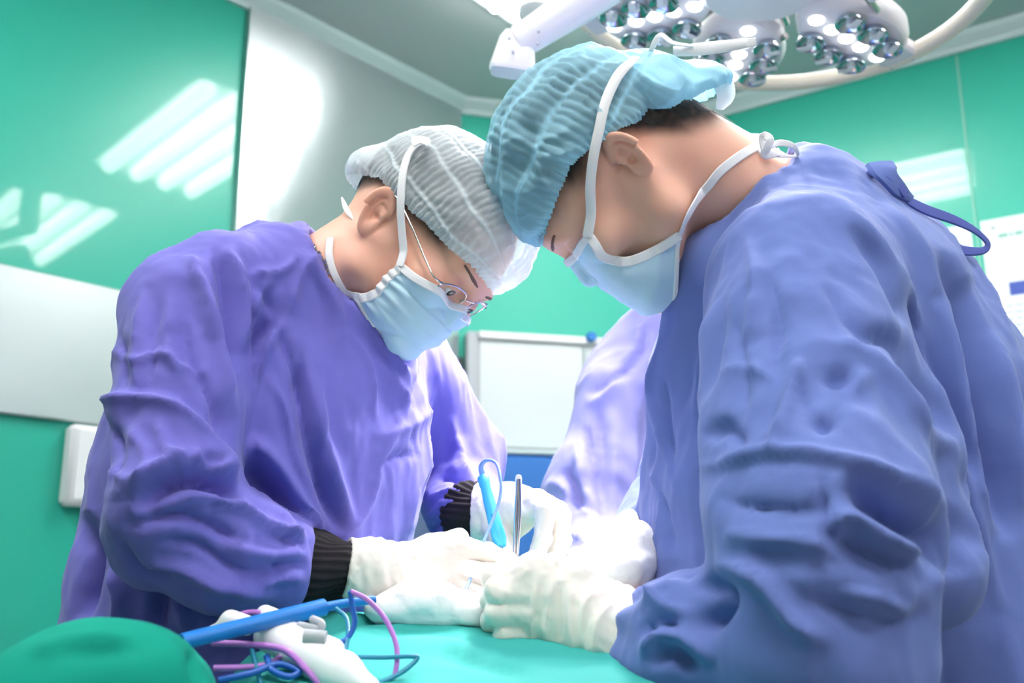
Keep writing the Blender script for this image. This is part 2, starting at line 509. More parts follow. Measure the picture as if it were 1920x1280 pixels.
M_steelL = pbr('satin_steel', (.58, .63, .64), .38, metal=.6, bump=(2.0, .2, .02))
M_wallW = pbr('pale_wall_paint', (.66, .62, .60), .6)
M_wallM = pbr('green_panel_satin', (.028, .43, .32), .4, spec=.4)
M_ceil = pbr('ceiling_paint', (.50, .55, .55), .8, spec=.2)
M_trim = pbr('grey_trim', (.55, .66, .67), .5)
M_floor = pbr('vinyl_floor', (.30, .30, .30), .4, var=(40, (.27, .27, .27)))
M_plas = pbr('white_plastic', (.82, .82, .84), .35, spec=.5)
M_cream = pbr('cream_plastic', (.80, .72, .60), .4)
M_lampbody = pbr('lamp_body', (.74, .72, .75), .3, spec=.5)
M_chrome = pbr('reflector_chrome', (.46, .53, .60), .10, metal=1.0)
M_wire = pbr('metal_wire', (.62, .60, .58), .22, metal=1.0)
M_dark = pbr('dark_rubber', (.03, .035, .04), .6)
M_grey = pbr('grey_plastic', (.42, .45, .49), .5)
M_blue = pbr('blue_plastic', (.008, .17, .55), .4)
M_bluec = pbr('cyan_plastic', (.06, .50, .86), .35)
M_cableb = pbr('blue_cable', (.01, .10, .45), .4)
M_cablep = pbr('purple_cable', (.42, .16, .55), .4)
M_cablet = pbr('teal_cable', (.01, .22, .36), .4)
M_cablel = pbr('light_blue_cable', (.20, .36, .80), .4)
M_cab = pbr('blue_cabinet', (.03, .18, .58), .5)
M_paper = pbr('paper', (.72, .78, .80), .8)
M_ink = pbr('green_ink', (.25, .5, .42), .8)
M_inkg = pbr('grey_ink', (.42, .46, .48), .8)
M_inkb = pbr('navy_ink', (.05, .09, .38), .7)
M_screen = pbr('light_box_screen', (.62, .67, .69), .35, emit=((.9, .96, 1), .0))
M_lens = pbr('glass_lens', (1, 1, 1), .02, trans=1.0, ior=1.05)
M_eye = pbr('eye_white', (.8, .78, .76), .15, spec=.6)
M_iris = pbr('iris', (.03, .02, .018), .1, spec=.7)
M_tube = pbr('fluorescent_tube', (1, 1, 1), .5, emit=((1.0, .97, .95), TUBE_POWER))
M_led = pbr('led_glass', (1, 1, 1), .3, emit=((1, .97, .95), LED_POWER))
M_refl = pbr('white_enamel', (.85, .88, .9), .3)
M_reflglow = pbr('reflector_glow', (.85, .88, .9), .4, emit=((1, .98, .97), TUBE_POWER * .10))  # reflector behind the tubes, given a glow of its own
# ------------------------------------------------------------------ the room (a corner with a chamfer ahead, fitted from the photo's vanishing lines)
U2 = unit([.657, .754, 0]); V2 = unit([.824, -.567, 0])
A_ = np.array([-.21, 3.66, 0.]); D_ = np.array([.587, 3.86, 0.]); H = 3.0
CX = unit(D_ - A_)
nA = np.array([U2[1], -U2[0], 0]); nD = np.array([V2[1], -V2[0], 0]); nC = np.array([CX[1], -CX[0], 0])   # into the room
Z3 = np.array([0, 0, 1.0])
B_ = A_ - U2 * 6.3; E_ = D_ + V2 * 5.9; G_ = B_ + V2 * 6.2
def wall(name, a, b, mat, z0=0, z1=H, th=.12, nin=None):
    c = (a + b) / 2; c = np.array([c[0], c[1], (z0 + z1) / 2]); x = unit(b - a)
    n = nin if nin is not None else np.array([x[1], -x[0], 0])
    if n @ (np.array([.3, .5, 0]) - c * [1, 1, 0]) < 0: n = -n
    o = MB().box(c - n * th / 2, (np.linalg.norm(b - a), th, z1 - z0), [x, n, Z3]).build(name, mat, smooth=False)
    return tag(o, kind='structure')
wall('wall_left', B_, A_, M_wallG, nin=nA)
wall('wall_back', A_, D_, M_wallM, nin=nC)
wall('wall_right', D_, E_, M_wallG, nin=nD)
wall('wall_front', E_, G_, M_wallW)
wall('wall_rear', G_, B_, M_wallW)
pg = [B_, A_, D_, E_, G_]
def slab(name, z0, z1, mat):
    V = [(p[0], p[1], z) for z in (z0, z1) for p in pg]; n = len(pg)
    F = [tuple(range(n)), tuple(range(2 * n - 1, n - 1, -1))] + [(i, (i + 1) % n, n + (i + 1) % n, n + i) for i in range(n)]
    return tag(MB().add(V, F).build(name, mat, smooth=False), kind='structure')
slab('floor', -.08, 0.0, M_floor)
slab('ceiling', H, H + .1, M_ceil)
def onwall(o, d, n, s, z, out):   # point at distance s along the wall, height z, out from the face
    return o + d * s + Z3 * z + n * out
def wbox(mb, o, d, n, s0, s1, z0, z1, o0, o1, bev=0):
    return mb.box(onwall(o, d, n, (s0 + s1) / 2, (z0 + z1) / 2, (o0 + o1) / 2), (s1 - s0, o1 - o0, z1 - z0), [d, n, Z3], bev)
# stainless wall column between green panel and corner
tag(wbox(MB(), A_, U2, nA, -.995, -.012, 0, 2.955, 0, .022).build('trim_1', M_steel, smooth=False), kind='structure')
# ceiling coves along the three walls
def cove(name, a, b, n, mat):
    mb = MB(); d = unit(b - a); L = np.linalg.norm(b - a)
    prof = [(0, 2.945), (.012, 2.945), (.02, 2.962), (.05, 2.985), (.058, 3.0), (0, 3.0)]
    V = [a + d * s + n * q + Z3 * z for s in (0, L) for q, z in prof]; k = len(prof)
    F = [(i, (i + 1) % k, k + (i + 1) % k, k + i) for i in range(k)] + [tuple(range(k))[::-1], tuple(range(k, 2 * k))]
    mb.add(V, F); tag(mb.build(name, mat, smooth=False), kind='structure')
cove('trim_2', B_, A_, nA * 1.0, M_trim); cove('trim_3', A_, D_, nC, M_trim); cove('trim_4', D_, E_, nD, M_trim)
# joints between the enamelled wall panels
mb = MB()
for s in (1.19, 2.39, 3.6): wbox(mb, D_, V2, nD, s - .004, s + .004, 0, 2.94, 0, .0035)
tag(mb.build('trim_5', pbr('joint', (.18, .50, .40), .6), smooth=False), kind='structure')
# horizontal steel band in the left wall
tag(wbox(MB(), A_, U2, nA, -2.7, -1.015, 1.543, 1.919, 0, .02, .004).build('trim_6', M_steelL, smooth=False), kind='structure')
for s, hgt in ((-.02, 2.94),):
    pass

# white wall box under the band
t = empty('wall_box', onwall(A_, U2, nA, -1.33, 1.33, 0), 'small white plastic box on the green wall below the steel band', 'wall box')
wbox(MB(), A_, U2, nA, -1.45, -1.24, 1.325, 1.534, 0, .05, .012).build('housing', M_plas, t)
wbox(MB(), A_, U2, nA, -1.435, -1.255, 1.34, 1.52, .05, .054, .002).build('cover', M_plas, t)

# light box for films on the far wall
t = empty('film_viewer', onwall(A_, CX, nC, .4, 1.6, 0), 'wide white film viewing box mounted on the far green wall', 'light box')
mb = MB(); wbox(mb, A_, CX, nC, .03, .80, 1.60, 2.045, 0, .06, .006); mb.build('housing', M_grey, t)
for a, b in ((.075, .478), (.492, .79)):
    wbox(MB(), A_, CX, nC, a, b, 1.612, 2.012, .06, .066, .003).build('screen', M_screen, t)
wbox(MB(), A_, CX, nC, .07, .80, 2.014, 2.043, .058, .085, .005).build('clip_rail', M_plas, t)
wbox(MB(), A_, CX, nC, .07, .80, 1.588, 1.604, .058, .08, .004).build('ledge', M_trim, t)
MB().lathe(onwall(A_, CX, nC, .505, 2.04, .09), [(.0, -.02), (.016, -.02), (.02, -.01), (.02, .012), (.015, .02), (0, .02)], nC).build('knob', M_blue, t)
wbox(MB(), A_, CX, nC, .482, .488, 1.61, 2.01, .062, .07).build('divider', M_trim, t)
# cord hanging beside the viewer
tag(MB().tube(spline([onwall(A_, CX, nC, -.02 + a, z, .05) for a, z in ((-.0, 1.95), (-.05, 1.80), (-.03, 1.73), (.0, 1.66), (.018, 1.60))], 30), .007, 8).build('cord', M_trim), 'pale cord hanging down left of the film viewing box', 'cord')
# dark strip put in for the shaded gap of the corner
tag(wbox(MB(), A_, CX, nC, -.0, .022, 1.55, 1.95, 0, .03, .004).build('corner_shade_strip', M_dark), 'dark narrow strip put in for the shaded gap in the wall corner left of the film viewing box', 'shade strip')
# blue cabinet below
cb = empty('storage_cabinet', onwall(A_, CX, nC, .38, 0, .2), 'plain blue cabinet standing below the film viewing box', 'cabinet')
wbox(MB(), A_, CX, nC, .03, .72, .06, 1.57, .03, .20, .008).build('body', M_cab, cb)
wbox(MB(), A_, CX, nC, .02, .73, 1.57, 1.588, .03, .21, .006).build('top_panel', M_trim, cb)
for a, b, hs in ((.035, .373, .35), (.377, .715, .40)):
    dr = wbox(MB(), A_, CX, nC, a, b, .08, 1.56, .20, .218, .004).build('door', M_cab, cb)
    MB().tube(spline([onwall(A_, CX, nC, hs, 1.0, .218), onwall(A_, CX, nC, hs, 1.02, .245), onwall(A_, CX, nC, hs, 1.13, .245), onwall(A_, CX, nC, hs, 1.15, .218)], 16), .005, 8).build('handle', M_wire, dr)
for a in (.08, .67):
    for q in (.06, .17): MB().lathe(onwall(A_, CX, nC, a, 0, q), [(.02, 0), (.02, .06)], n=12).build('foot', M_dark, cb)

# notices on the right wall
def notice(s0, s1, z0, z1, lines, label, hdr):
    c = onwall(D_, V2, nD, (s0 + s1) / 2, (z0 + z1) / 2, .003)
    t = empty('wall_notice', c, label, 'notice', 'notices on the right wall')
    wbox(MB(), D_, V2, nD, s0, s1, z0, z1, .0, .005).build('sheet', M_paper, t, smooth=False)
    for nm, mat, L in lines:
        mb = MB()
        for (a, b, z, h) in L: wbox(mb, D_, V2, nD, s0 + a, s0 + b, z1 - z - h, z1 - z, .005, .0062)
        o = mb.build(nm, mat, t, smooth=False); tag(o, kind='stuff' if nm == 'printed_lines' else None)
R7 = random.Random(5)
def words(a, b, z, h):
    out = []; x = a
    while x < b - .01:
        wd = R7.uniform(.008, .03); out.append((x, min(x + wd, b), z, h)); x += wd + .006
    return out
notice(1.03, 1.175, 1.93, 2.315, [('printed_lines', M_inkg, words(.09, .135, .035, .006) + sum([words(.02, .13, .07 + .02 * i, .006) for i in range(12)], []))], 'narrower white notice on the green wall, left of the panel joint', .1)
notice(1.205, 1.60, 1.72, 2.315, [('heading', M_ink, words(.05, .34, .055, .014)), ('emblem', M_inkg, [(.03, .045, .022, .016)]),
       ('subheading', M_inkg, words(.13, .3, .085, .012)), ('label_box', M_inkb, [(.065, .33, .225, .045)]),
       ('printed_lines', M_inkg, sum([words(.05, .35, .30 + .022 * i, .006) for i in range(10)], []))], 'large white notice with a navy box on the green wall, right of the panel joint', .1)

# ------------------------------------------------------------------ ceiling light fixtures (mirror images show in the enamelled panels; the unseen panels are added fill)
def fixture(u0, v0, label, Lu=.56, Lv=1.15):
    t = empty('ceiling_light', U2 * (u0 + Lu / 2) + V2 * (v0 + Lv / 2) + Z3 * (H - .01), label, 'ceiling light', 'fluorescent ceiling lights')
    def q(u, v, z): return U2 * u + V2 * v + Z3 * z
    ax = [U2, V2, Z3]
    mb = MB(); f = .018
    for a, b, c, d in ((u0, u0 + Lu, v0, v0 + f), (u0, u0 + Lu, v0 + Lv - f, v0 + Lv), (u0, u0 + f, v0, v0 + Lv), (u0 + Lu - f, u0 + Lu, v0, v0 + Lv)):
        mb.box(q((a + b) / 2, (c + d) / 2, H - .008), (b - a, d - c, .016), ax)
    mb.build('frame', M_plas, t, smooth=False)
    MB().box(q(u0 + Lu / 2, v0 + Lv / 2, H - .003), (Lu - .03, Lv - .03, .006), ax).build('glowing_reflector', M_reflglow, t, smooth=False)
    for i in range(4):
        uu = u0 + Lu * (i + .5) / 4
        MB().tube([q(uu, v0 + .05, H - .03), q(uu, v0 + Lv - .05, H - .03)], .034, 12).build('tube', M_tube, t)
fixture(2.02, -2.02, 'bright ceiling light panel above the steel wall column', Lv=1.10)
fixture(1.84, -.42, 'ceiling light panel whose reflection shows in the left green wall')
fixture(-.35, -2.0, 'added ceiling light panel for fill, behind the camera on the left')  # from here on unseen panels, added for ambient light
fixture(-.35, -.4, 'added ceiling light panel for fill, behind the camera at the middle')
fixture(1.0, 1.6, 'added ceiling light panel for fill, over the right side of the room')
fixture(-1.2, 1.6, 'added ceiling light panel for fill, at the rear right of the room')

# ------------------------------------------------------------------ surgical light
LC = P(1436, -52, 1.63); LR = .352
LT1 = np.array([.98993, 0, -.14152]); LT2 = np.array([0, .9998, -.02]); LT3 = np.cross(LT1, LT2)
sl = empty('surgical_light', LC, 'large white ring surgical light with round reflector clusters overhead', 'surgical light')
def lp(ang, r, z=0):
    a = math.radians(ang); return LC + r * math.cos(a) * LT1 + r * math.sin(a) * LT2 + z * LT3
ring = [lp(a, LR) for a in range(0, 361, 5)]
mb = MB()
nR = 14; V = []; 
for a in range(0, 360, 4):
    for k in range(nR):
        t_ = 2 * math.pi * k / nR
        V.append(lp(a, LR + .015 * math.cos(t_), .015 * math.sin(t_)))
nA_ = 90
F = [(i * nR + k, i * nR + (k + 1) % nR, ((i + 1) % nA_) * nR + (k + 1) % nR, ((i + 1) % nA_) * nR + k) for i in range(nA_) for k in range(nR)]
mb.add(V, F).build('ring', M_cream, sl)
petals = [33, 89, 144, 206, 269, 329]
for ang in petals:
    a = math.radians(ang); er = math.cos(a) * LT1 + math.sin(a) * LT2; et = -math.sin(a) * LT1 + math.cos(a) * LT2
    prof = []
    for th in np.linspace(0, 2 * math.pi, 49)[:-1]:
        x = math.cos(th); y = math.sin(th)
        rr = .205 + .108 * math.copysign(abs(x) ** .85, x); hw = (.084 + .030 * min(x, 0)) * (abs(y) ** .8) * (1 if y > 0 else -1)
        prof.append((rr, hw))
    V = []; lev = [(-.030, .86), (-.028, .92), (-.022, .965), (-.008, 1.0), (.012, .97), (.028, .8), (.034, .5)]
    for z, s_ in lev:
        for (r, h) in prof: V.append(LC + er * (.205 + (r - .205) * s_) + et * h * s_ + LT3 * z)
    n = len(prof)
    F = [(i * n + k, i * n + (k + 1) % n, (i + 1) * n + (k + 1) % n, (i + 1) * n + k) for i in range(len(lev) - 1) for k in range(n)]
    F.append(tuple(range(n))[::-1]); F.append(tuple((len(lev) - 1) * n + k for k in range(n)))
    pod = MB().add(V, F).build('lamp_pod', M_lampbody, sl, auto=30)
    for (r, h) in ((.160, -.042), (.212, -.047), (.262, -.038), (.160, .042), (.212, .047), (.262, .038)):
        c = LC + er * r + et * h - LT3 * .0435
        rf = MB().lathe(c, [(.0, .0125), (.006, .0120), (.013, .009), (.019, .003), (.0225, -.001), (.0245, -.0015), (.0255, .000), (.025, .003), (.02, .012), (0, .016)], LT3, n=24).build('reflector', M_chrome, pod)
        MB().lathe(c, [(0, -.004), (.005, -.003), (.007, .001), (.006, .010), (0, .012)], LT3, n=14).build('bulb', M_refl, rf)
        MB().box(c - LT3 * .003 + et * math.copysign(.012, h), (.012, .026, .003), [unit(er + et * math.copysign(.5, h)), unit(et - er * math.copysign(.5, h)), LT3], .001).build('bridge', M_lampbody, rf)
    for r in (.125, .165, .202, .239, .284):
        MB().lathe(LC + er * r - LT3 * .0315, [(0, -.005), (.008, -.004), (.0125, -.001), (.0135, .003), (0, .003)], LT3, n=18).build('led_lens', M_led, pod)
    if ang in (33, 144, 269):
        MB().box(LC + er * .335, (.050, .075, .026), [er, et, LT3], .006).build('bracket', M_lampbody, sl)
        for q in (-.022, .022):
            MB().lathe(LC + er * .352 + et * q - LT3 * .0135, [(0, -.002), (.003, -.001), (.003, .002)], LT3, n=8).build('screw', M_grey, sl)
MB().lathe(LC, [(0, -.03), (.10, -.03), (.115, -.015), (.115, .03), (.09, .06), (0, .065)], Z3, n=40).build('hub', M_lampbody, sl)
for i, ang in enumerate(petals):
    m_ = ang + 30
    MB().tube([lp(m_, .16, -.018), lp(m_ + 12, .20, -.018)], .006, 8).build('clip_rod', M_wire, sl)
    MB().tube([lp(m_, .09, -.0), lp(m_, .15, .0)], .008, 8).build('rod', M_wire, sl)
# arm joint at the left of the ring
mb = MB()
j0 = P(1090, 5, 1.50); j1 = P(985, 72, 1.52); ax_ = unit(j1 - j0)
mb.tube([j0 - ax_ * .05, j0, j1, j1 + ax_ * .01], [.030, .030, .026, .026], 24); mb.build('joint_tube', M_plas, sl)
ur = unit(P(985, 40, 1.52) - P(975, 110, 1.52)); rr_ = unit(np.cross(ur, FW))
V = []
for q, wv, dv in ((-.040, .034, .034), (-.035, .036, .036), (.010, .027, .027), (.022, .020, .022)):
    c = P(967, 90, 1.53) + ur * q
    for a in np.linspace(0, 2 * math.pi, 17)[:-1]:
        s_ = lambda v: math.copysign(abs(v) ** .45, v)
        V.append(c + rr_ * wv * s_(math.cos(a)) + np.cross(ur, rr_) * dv * s_(math.sin(a)))
F = [(i * 16 + k, i * 16 + (k + 1) % 16, (i + 1) * 16 + (k + 1) % 16, (i + 1) * 16 + k) for i in range(3) for k in range(16)] + [tuple(range(16))[::-1], tuple(range(48, 64))]
MB().add(V, F).build('joint_block', M_plas, sl, auto=35)
mb = MB()
for (x, y) in ((955, 72), (1010, 60), (1008, 82), (962, 98)):
    MB().lathe(P(x, y, 1.492), [(0, -.003), (.0025, -.002), (.0025, .003)], FW, n=8).build('screw', M_grey, sl)
MB().tube(spline([P(1010, 30, 1.56), P(1030, -60, 1.6), P(1120, -190, 1.7), np.array([.75, 1.75, 2.72])], 24), .032, 20).build('suspension_arm', M_plas, sl)
MB().tube([np.array([.75, 1.75, 2.70]), np.array([.75, 1.75, 2.96])], .045, 24).build('ceiling_pole', M_plas, sl)
MB().lathe(np.array([.75, 1.75, 2.93]), [(0, 0), (.11, 0), (.12, .02), (.12, .069), (0, .07)], Z3, n=32).build('ceiling_plate', M_plas, sl)
MB().tube([LC + Z3 * .05, LC + Z3 * .30, np.array([.75, 1.75, 2.6])], [.03, .03, .035], 16).build('yoke_arm', M_plas, sl)
# the lamp's own beam onto the wound
for i, (dx, dy) in enumerate(((-.26, -.05), (-.20, .17), (-.16, -.20), (.12, .06))):
    sp = bpy.data.lights.new('beam', 'SPOT'); sp.energy = SPOT_POWER / 4; sp.spot_size = math.radians(62); sp.spot_blend = .9
    sp.shadow_soft_size = .07; sp.color = (1, .93, .94)
    so = bpy.data.objects.new('beam', sp); src = LC + dx * LT1 + dy * LT2 - .06 * LT3; so.location = src.tolist()
    tgt = P(1010, 1010, 1.03)
    so.rotation_euler = Vector((tgt - src).tolist()).to_track_quat('-Z', 'Y').to_euler()
    COL.objects.link(so); so.parent = sl; so.matrix_parent_inverse = parent_world(sl).inverted()

# ------------------------------------------------------------------ people
def frame_img(fx, fu, yaw, near_right):
    """head axes from the picture-plane direction of the face, turned by yaw towards the camera"""
    F = unit(fx[0] * RT - fx[1] * UPV); U = unit(fu[0] * RT - fu[1] * UPV)
    U = unit(U - F * (U @ F)); T = -FW
    ya = math.radians(yaw)
    X = unit(math.cos(ya) * F + math.sin(ya) * T)
    Y = np.cross(U, X)
    return np.array([X, Y, U])
class Head:
    def __init__(s, ear, d, fx, fu, yaw, side, scale=1.0, short=1.0, nose=.0):
        s.short, s.nose = short, nose
        s.M = frame_img(fx, fu, yaw, side < 0); s.s = scale; s.side = side
        s.O = P(ear[0], ear[1], d) - scale * np.array([-.004, side * .076, 0]) @ s.M
    def L(s, p): return (p - s.O) @ s.M.T / s.s
    def W(s, q): return s.O + s.s * np.asarray(q, float) @ s.M
    def cran(s, q):
        d = smin(s_ell(q, (-.006, 0, .046), (.098, .077, .086)), s_ell(q, (.034, 0, .022), (.064, .064, .066)), .03)
        return d
    def face(s, q):
        if s.short != 1: q = q.copy(); q[:, 2] = np.where(q[:, 2] < -.03, -.03 + (q[:, 2] + .03) / s.short, q[:, 2])
        d = s.cran(q)
        d = smin(d, s_ell(q, (.042, 0, -.030), (.052, .055, .072)), .03)
        for sg in (-1, 1):
            d = smin(d, s_cone(q, (.002, sg * .056, -.030), (.018, sg * .054, -.066), .018, .016), .02)
            d = smin(d, s_cone(q, (.018, sg * .052, -.066), (.082, sg * .016, -.099), .017, .015), .025)
            d = smin(d, s_ell(q, (.070, sg * .046, -.020), (.026, .022, .022)), .02)
            d = smin(d, s_ell(q, (.094 - s.nose, sg * .012, -.034), (.012, .009, .009)), .006)
        d = smin(d, s_ell(q, (.082, 0, -.099), (.018, .024, .017)), .015)
        d = smin(d, s_cone(q, (.088, -.034, .022), (.088, .034, .022), .013, .013), .014)
        for sg in (-1, 1): d = smax(d, -s_ell(q, (.107, sg * .033, .002), (.017, .020, .013)), .012)
        d = smin(d, s_cone(q, (.092, 0, .012), (.110 - s.nose, 0, -.028), .008, .0105), .010)
        d = smin(d, s_ell(q, (.093, 0, -.062), (.011, .025, .011)), .010)
        for sg in (-1, 1): d = smin(d, s_ell(q, (.082, sg * .032, .001), (.0165, .0175, .0135)), .004)
        for sg in (-1, 1): d = smax(d, -s_ell(q, (.100, sg * .033, -.0055), (.010, .0135, .0034)), .002)
        return d
    def ear(s, q, sg):
        e1 = unit([1, sg * -.42, .10]); e3 = unit(np.cross([0, 0, 1.], e1) * sg); e2 = np.cross(e3, e1) * sg
        c = np.array([-.013, sg * .0775, -.002])
        e2 = unit(np.array([-.22, 0, 1.0]) - e3 * (np.array([-.22, 0, 1.0]) @ e3)); e1 = unit(e1 - e2 * (e1 @ e2))
        r = (q - c) / .76; x = r @ e1; y = r @ e2; z = r @ e3
        y2 = y + .004; wx = np.where(y2 > 0, .0185, .0135 + .0)
        rr = np.sqrt((x / wx) ** 2 + (y2 / .0305) ** 2) + 1e-6
        rim = np.sqrt(((rr - 1) * .0165) ** 2 + (z - .004 - .003 * np.clip(-x / .018, -1, 1)) ** 2) - .0040
        open_ = np.sqrt((x - .020) ** 2 + (y2 + .006) ** 2) - .013
        rim = smax(rim, -open_, .006)
        plate = np.maximum((rr - 1) * .016, np.abs(z + .001 + .35 * np.maximum(.010 - np.abs(x + .001), 0)) - .0028)
        d = smin(rim, plate, .006)
        anti = np.sqrt((np.sqrt(((x - .003) / .0095) ** 2 + ((y2 + .002) / .018) ** 2) - 1) ** 2 * .011 ** 2 + (z - .001) ** 2) - .0026
        anti = smax(anti, -(np.sqrt((x - .016) ** 2 + y2 ** 2) - .009), .004)
        d = smin(d, anti, .005)
        concha = s_ell(np.stack([x, y, z], 1), (.004, -.003, .006), (.0085, .0115, .013))
        d = smax(d, -concha, .005)
        d = smin(d, s_ell(np.stack([x, y, z], 1), (.012, -.004, .001), (.0045, .0065, .0045)), .004)      # tragus
        d = smin(d, s_ell(np.stack([x, y, z], 1), (.004, -.030, .001), (.0085, .0085, .0042)), .006)      # lobe
        d = smin(d, s_cone(r, e1 * .006 - e3 * .016, e1 * .003 - e3 * .006, .014, .009), .006)
        return d * .76
    def skin(s, p, ears=True):
        q = s.L(p); d = s.face(q)
        if ears:
            m = (np.abs(q[:, 0]) < .07) & (np.abs(q[:, 2]) < .08)
            if m.any():
                qq = q[m]; e = d[m]
                for sg in (-1, 1): e = smin(e, s.ear(qq, sg), .003)
                d = d.copy(); d[m] = e
        return d * s.s

def fine_body(name, f, lo, hi, zc, k, balls, mat, parent, h=.0032):
    """one continuous body mesh, subdivided where ears and face need detail, then drawn back onto the surface"""
    V, Q = poly_tall(f, lo, hi, h, zc, k)
    me = mesh_np(name, V, Q)
    bm = bmesh.new(); bm.from_mesh(me)
    for rnd in range(2):
        E = [e for e in bm.edges if any((e.verts[0].co - Vector(c)).length < r * (1 if rnd else 1.2) and (e.verts[1].co - Vector(c)).length < r * (1 if rnd else 1.2) for c, r in balls)]
        bmesh.ops.subdivide_edges(bm, edges=E, cuts=1, use_grid_fill=True)
    bmesh.ops.triangulate(bm, faces=[g for g in bm.faces if len(g.verts) > 4])
    bm.to_mesh(me); bm.free()
    W = np.zeros(len(me.vertices) * 3, np.float32); me.vertices.foreach_get('co', W); W = W.reshape(-1, 3).astype(float)
    m = np.zeros(len(W), bool)
    for c, r in balls: m |= np.linalg.norm(W - np.array(c), axis=1) < r * 1.3
    X = W[m]
    for _ in range(5):
        g = sgrad(f, X, 3e-4); d = f(X)
        st = (d / np.maximum((g * g).sum(1), .1))[:, None] * g; ln = np.linalg.norm(st, axis=1)[:, None]
        X = X - st * np.minimum(1, .0012 / (ln + 1e-9))
    W[m] = X; me.vertices.foreach_set('co', W.astype(np.float32).ravel()); me.update()
    me.polygons.foreach_set('use_smooth', np.ones(len(me.polygons), dtype=bool))
    return add_obj(name, me, mat, parent)

def eyes(H, body, parent, open_=.5):
    for sg in (-1, 1):
        c = H.W((.0830, sg * .032, .0005)); X, Y, U = H.M
        MB().lathe(c - X * .0, [(.0150 * H.s * math.sin(t), .0150 * H.s * math.cos(t)) for t in np.linspace(.02, 1.2, 9)], unit(X * 1 - U * .10), n=20).build('eyeball', M_eye, body)
        MB().lathe(c, [(0, .0153 * H.s), (.0035 * H.s, .0151 * H.s), (.0056 * H.s, .0143 * H.s), (.0056 * H.s, .0135 * H.s)], unit(X - U * .36), n=16).build('iris', M_iris, body)

def attr(me, name, vals):
    a = me.attributes.new(name, 'FLOAT', 'POINT'); a.data.foreach_set('value', np.asarray(vals, np.float32))

def fan_cap(H, shape, cut, mat, parent, h, T, Bk, ribs, folds, seed, thick=None, puff=.004, crump=.004):
    """bouffant cap: closed shape in head coordinates cut open at the elastic edge, pleated from tip T to back Bk"""
    f = lambda p: shape(H.L(p)) * H.s
    lo, hi = H.W([[-.18, -.13, -.12]])[0], H.W([[.18, .13, .2]])[0]
    cs = np.array([H.W((a, b, c)) for a in (-.18, .17) for b in (-.13, .13) for c in (-.12, .18)])
    V, Q = polygonise(f, cs.min(0), cs.max(0), h)
    q = H.L(V); keep = cut(q) > 0
    V, Q, used = cutfaces(V, Q, keep); q = q[used]
    N = vnorm(V, Q)
    T = np.asarray(T, float); Bk = np.asarray(Bk, float); ax = unit(Bk - T)
    r = q - T; along = r @ ax; rad = r - along[:, None] * ax
    e2 = unit(np.array([0, 1.0, 0]) - ax * ax[1]); e1 = np.cross(e2, ax)
    psi = np.arctan2(rad @ e2, rad @ e1); L = np.linalg.norm(Bk - T); sal = np.clip(along / L, 0, 1)
    wob = noise(q * 22 + seed) * .10
    bulge = np.sin(np.pi * np.clip(sal, 0, 1)) ** .5
    lobes = np.abs(np.sin((psi + wob) * folds / 2))
    k = (psi + wob) * folds / (2 * np.pi); cell = np.floor(k); fr = k - cell
    seam = np.exp(-(np.minimum(fr, 1 - fr) / .07) ** 2)
    ph = along / ribs * 2 * np.pi + cell * 2.1 + 2.6 * noise(q * 26 + seed + 9) + 1.6 * noise(q * 60 + seed) + np.sin(k * np.pi) * .4
    rib = np.abs(np.sin(ph / 2)) ** .6
    mid = np.clip(bulge * 1.4 - .25, 0, 1)
    edge = np.clip(cut(q) / .012, 0, 1)
    rs_ = np.clip(.75 + 1.1 * noise(q * 20 + seed * 5), 0, 1.3)
    D = (lobes ** .6 - .6) * puff * bulge + seam * .0034 * mid + (rib - .6) * .0024 * rs_ * mid * (1 - seam) + crump * (creases(q, 24, None, seed) * .7 + .5 * noise(q * 22 + seed * 3))
    D = D * (.35 + .65 * edge)
    # gathered elastic edge
    az = np.arctan2(q[:, 1], q[:, 0]); band = np.exp(-((cut(q) - .003) / .010) ** 2)
    D += band * (.0016 * np.sin(az * 85 + noise(q * 40) * 1.5)) - np.exp(-(cut(q) / .007) ** 2) * .002
    V = V + N * D[:, None]
    # never inside the skull
    ds = H.cran(H.L(V)) * H.s
    V = V + N * np.maximum(.0045 - ds, 0)[:, None]
    me = mesh_np('surgical_cap', V, Q[:, ::-1] if False else Q)
    th = np.clip(.58 + .42 * seam * mid + .22 * (1 - rib) * mid + .35 * (1 - mid) + band * .35 + .25 * noise(q * 18 + 3), 0.35, 1.12)
    if thick is not None: th = np.clip(th * thick(q), .3, 1.12)
    attr(me, 'thick', th)
    o = add_obj('surgical_cap', me, mat, parent)
    return o

def hair_shell(H, region, parent, off=.0022, h=.0022, name='hair', mat=None, fade=.022):
    f = lambda p: H.face(H.L(p)) * H.s - off
    fb = lambda p: smin(H.face(H.L(p)) * H.s - off, H.neck(p) - off * .6, .03) if hasattr(H, 'neck') else f(p)
    cs = np.array([H.W((a, b, c)) for a in (-.13, .12) for b in (-.1, .1) for c in (-.10, .15)])
    V, Q = polygonise(fb, cs.min(0), cs.max(0), h)
    q = H.L(V); rg = region(q); keep = rg > -.01
    V, Q, used = cutfaces(V, Q, keep); q = q[used]; rg = rg[used]
    N = vnorm(V, Q); V = V + N * (noise(q * 260) * .0006)[:, None]
    me = mesh_np(name, V, Q); attr(me, 'thick', np.clip((rg + .01) / fade, 0, 1) ** 1.5 * np.clip(.9 + .25 * noise(q * 120), .5, 1.0))
    return add_obj(name, me, mat or M_stubble, parent)
M_stubble = sheer('hair_stubble', (.014, .012, .012), 1.0, 0, .7, bump=(900, .8, .002))

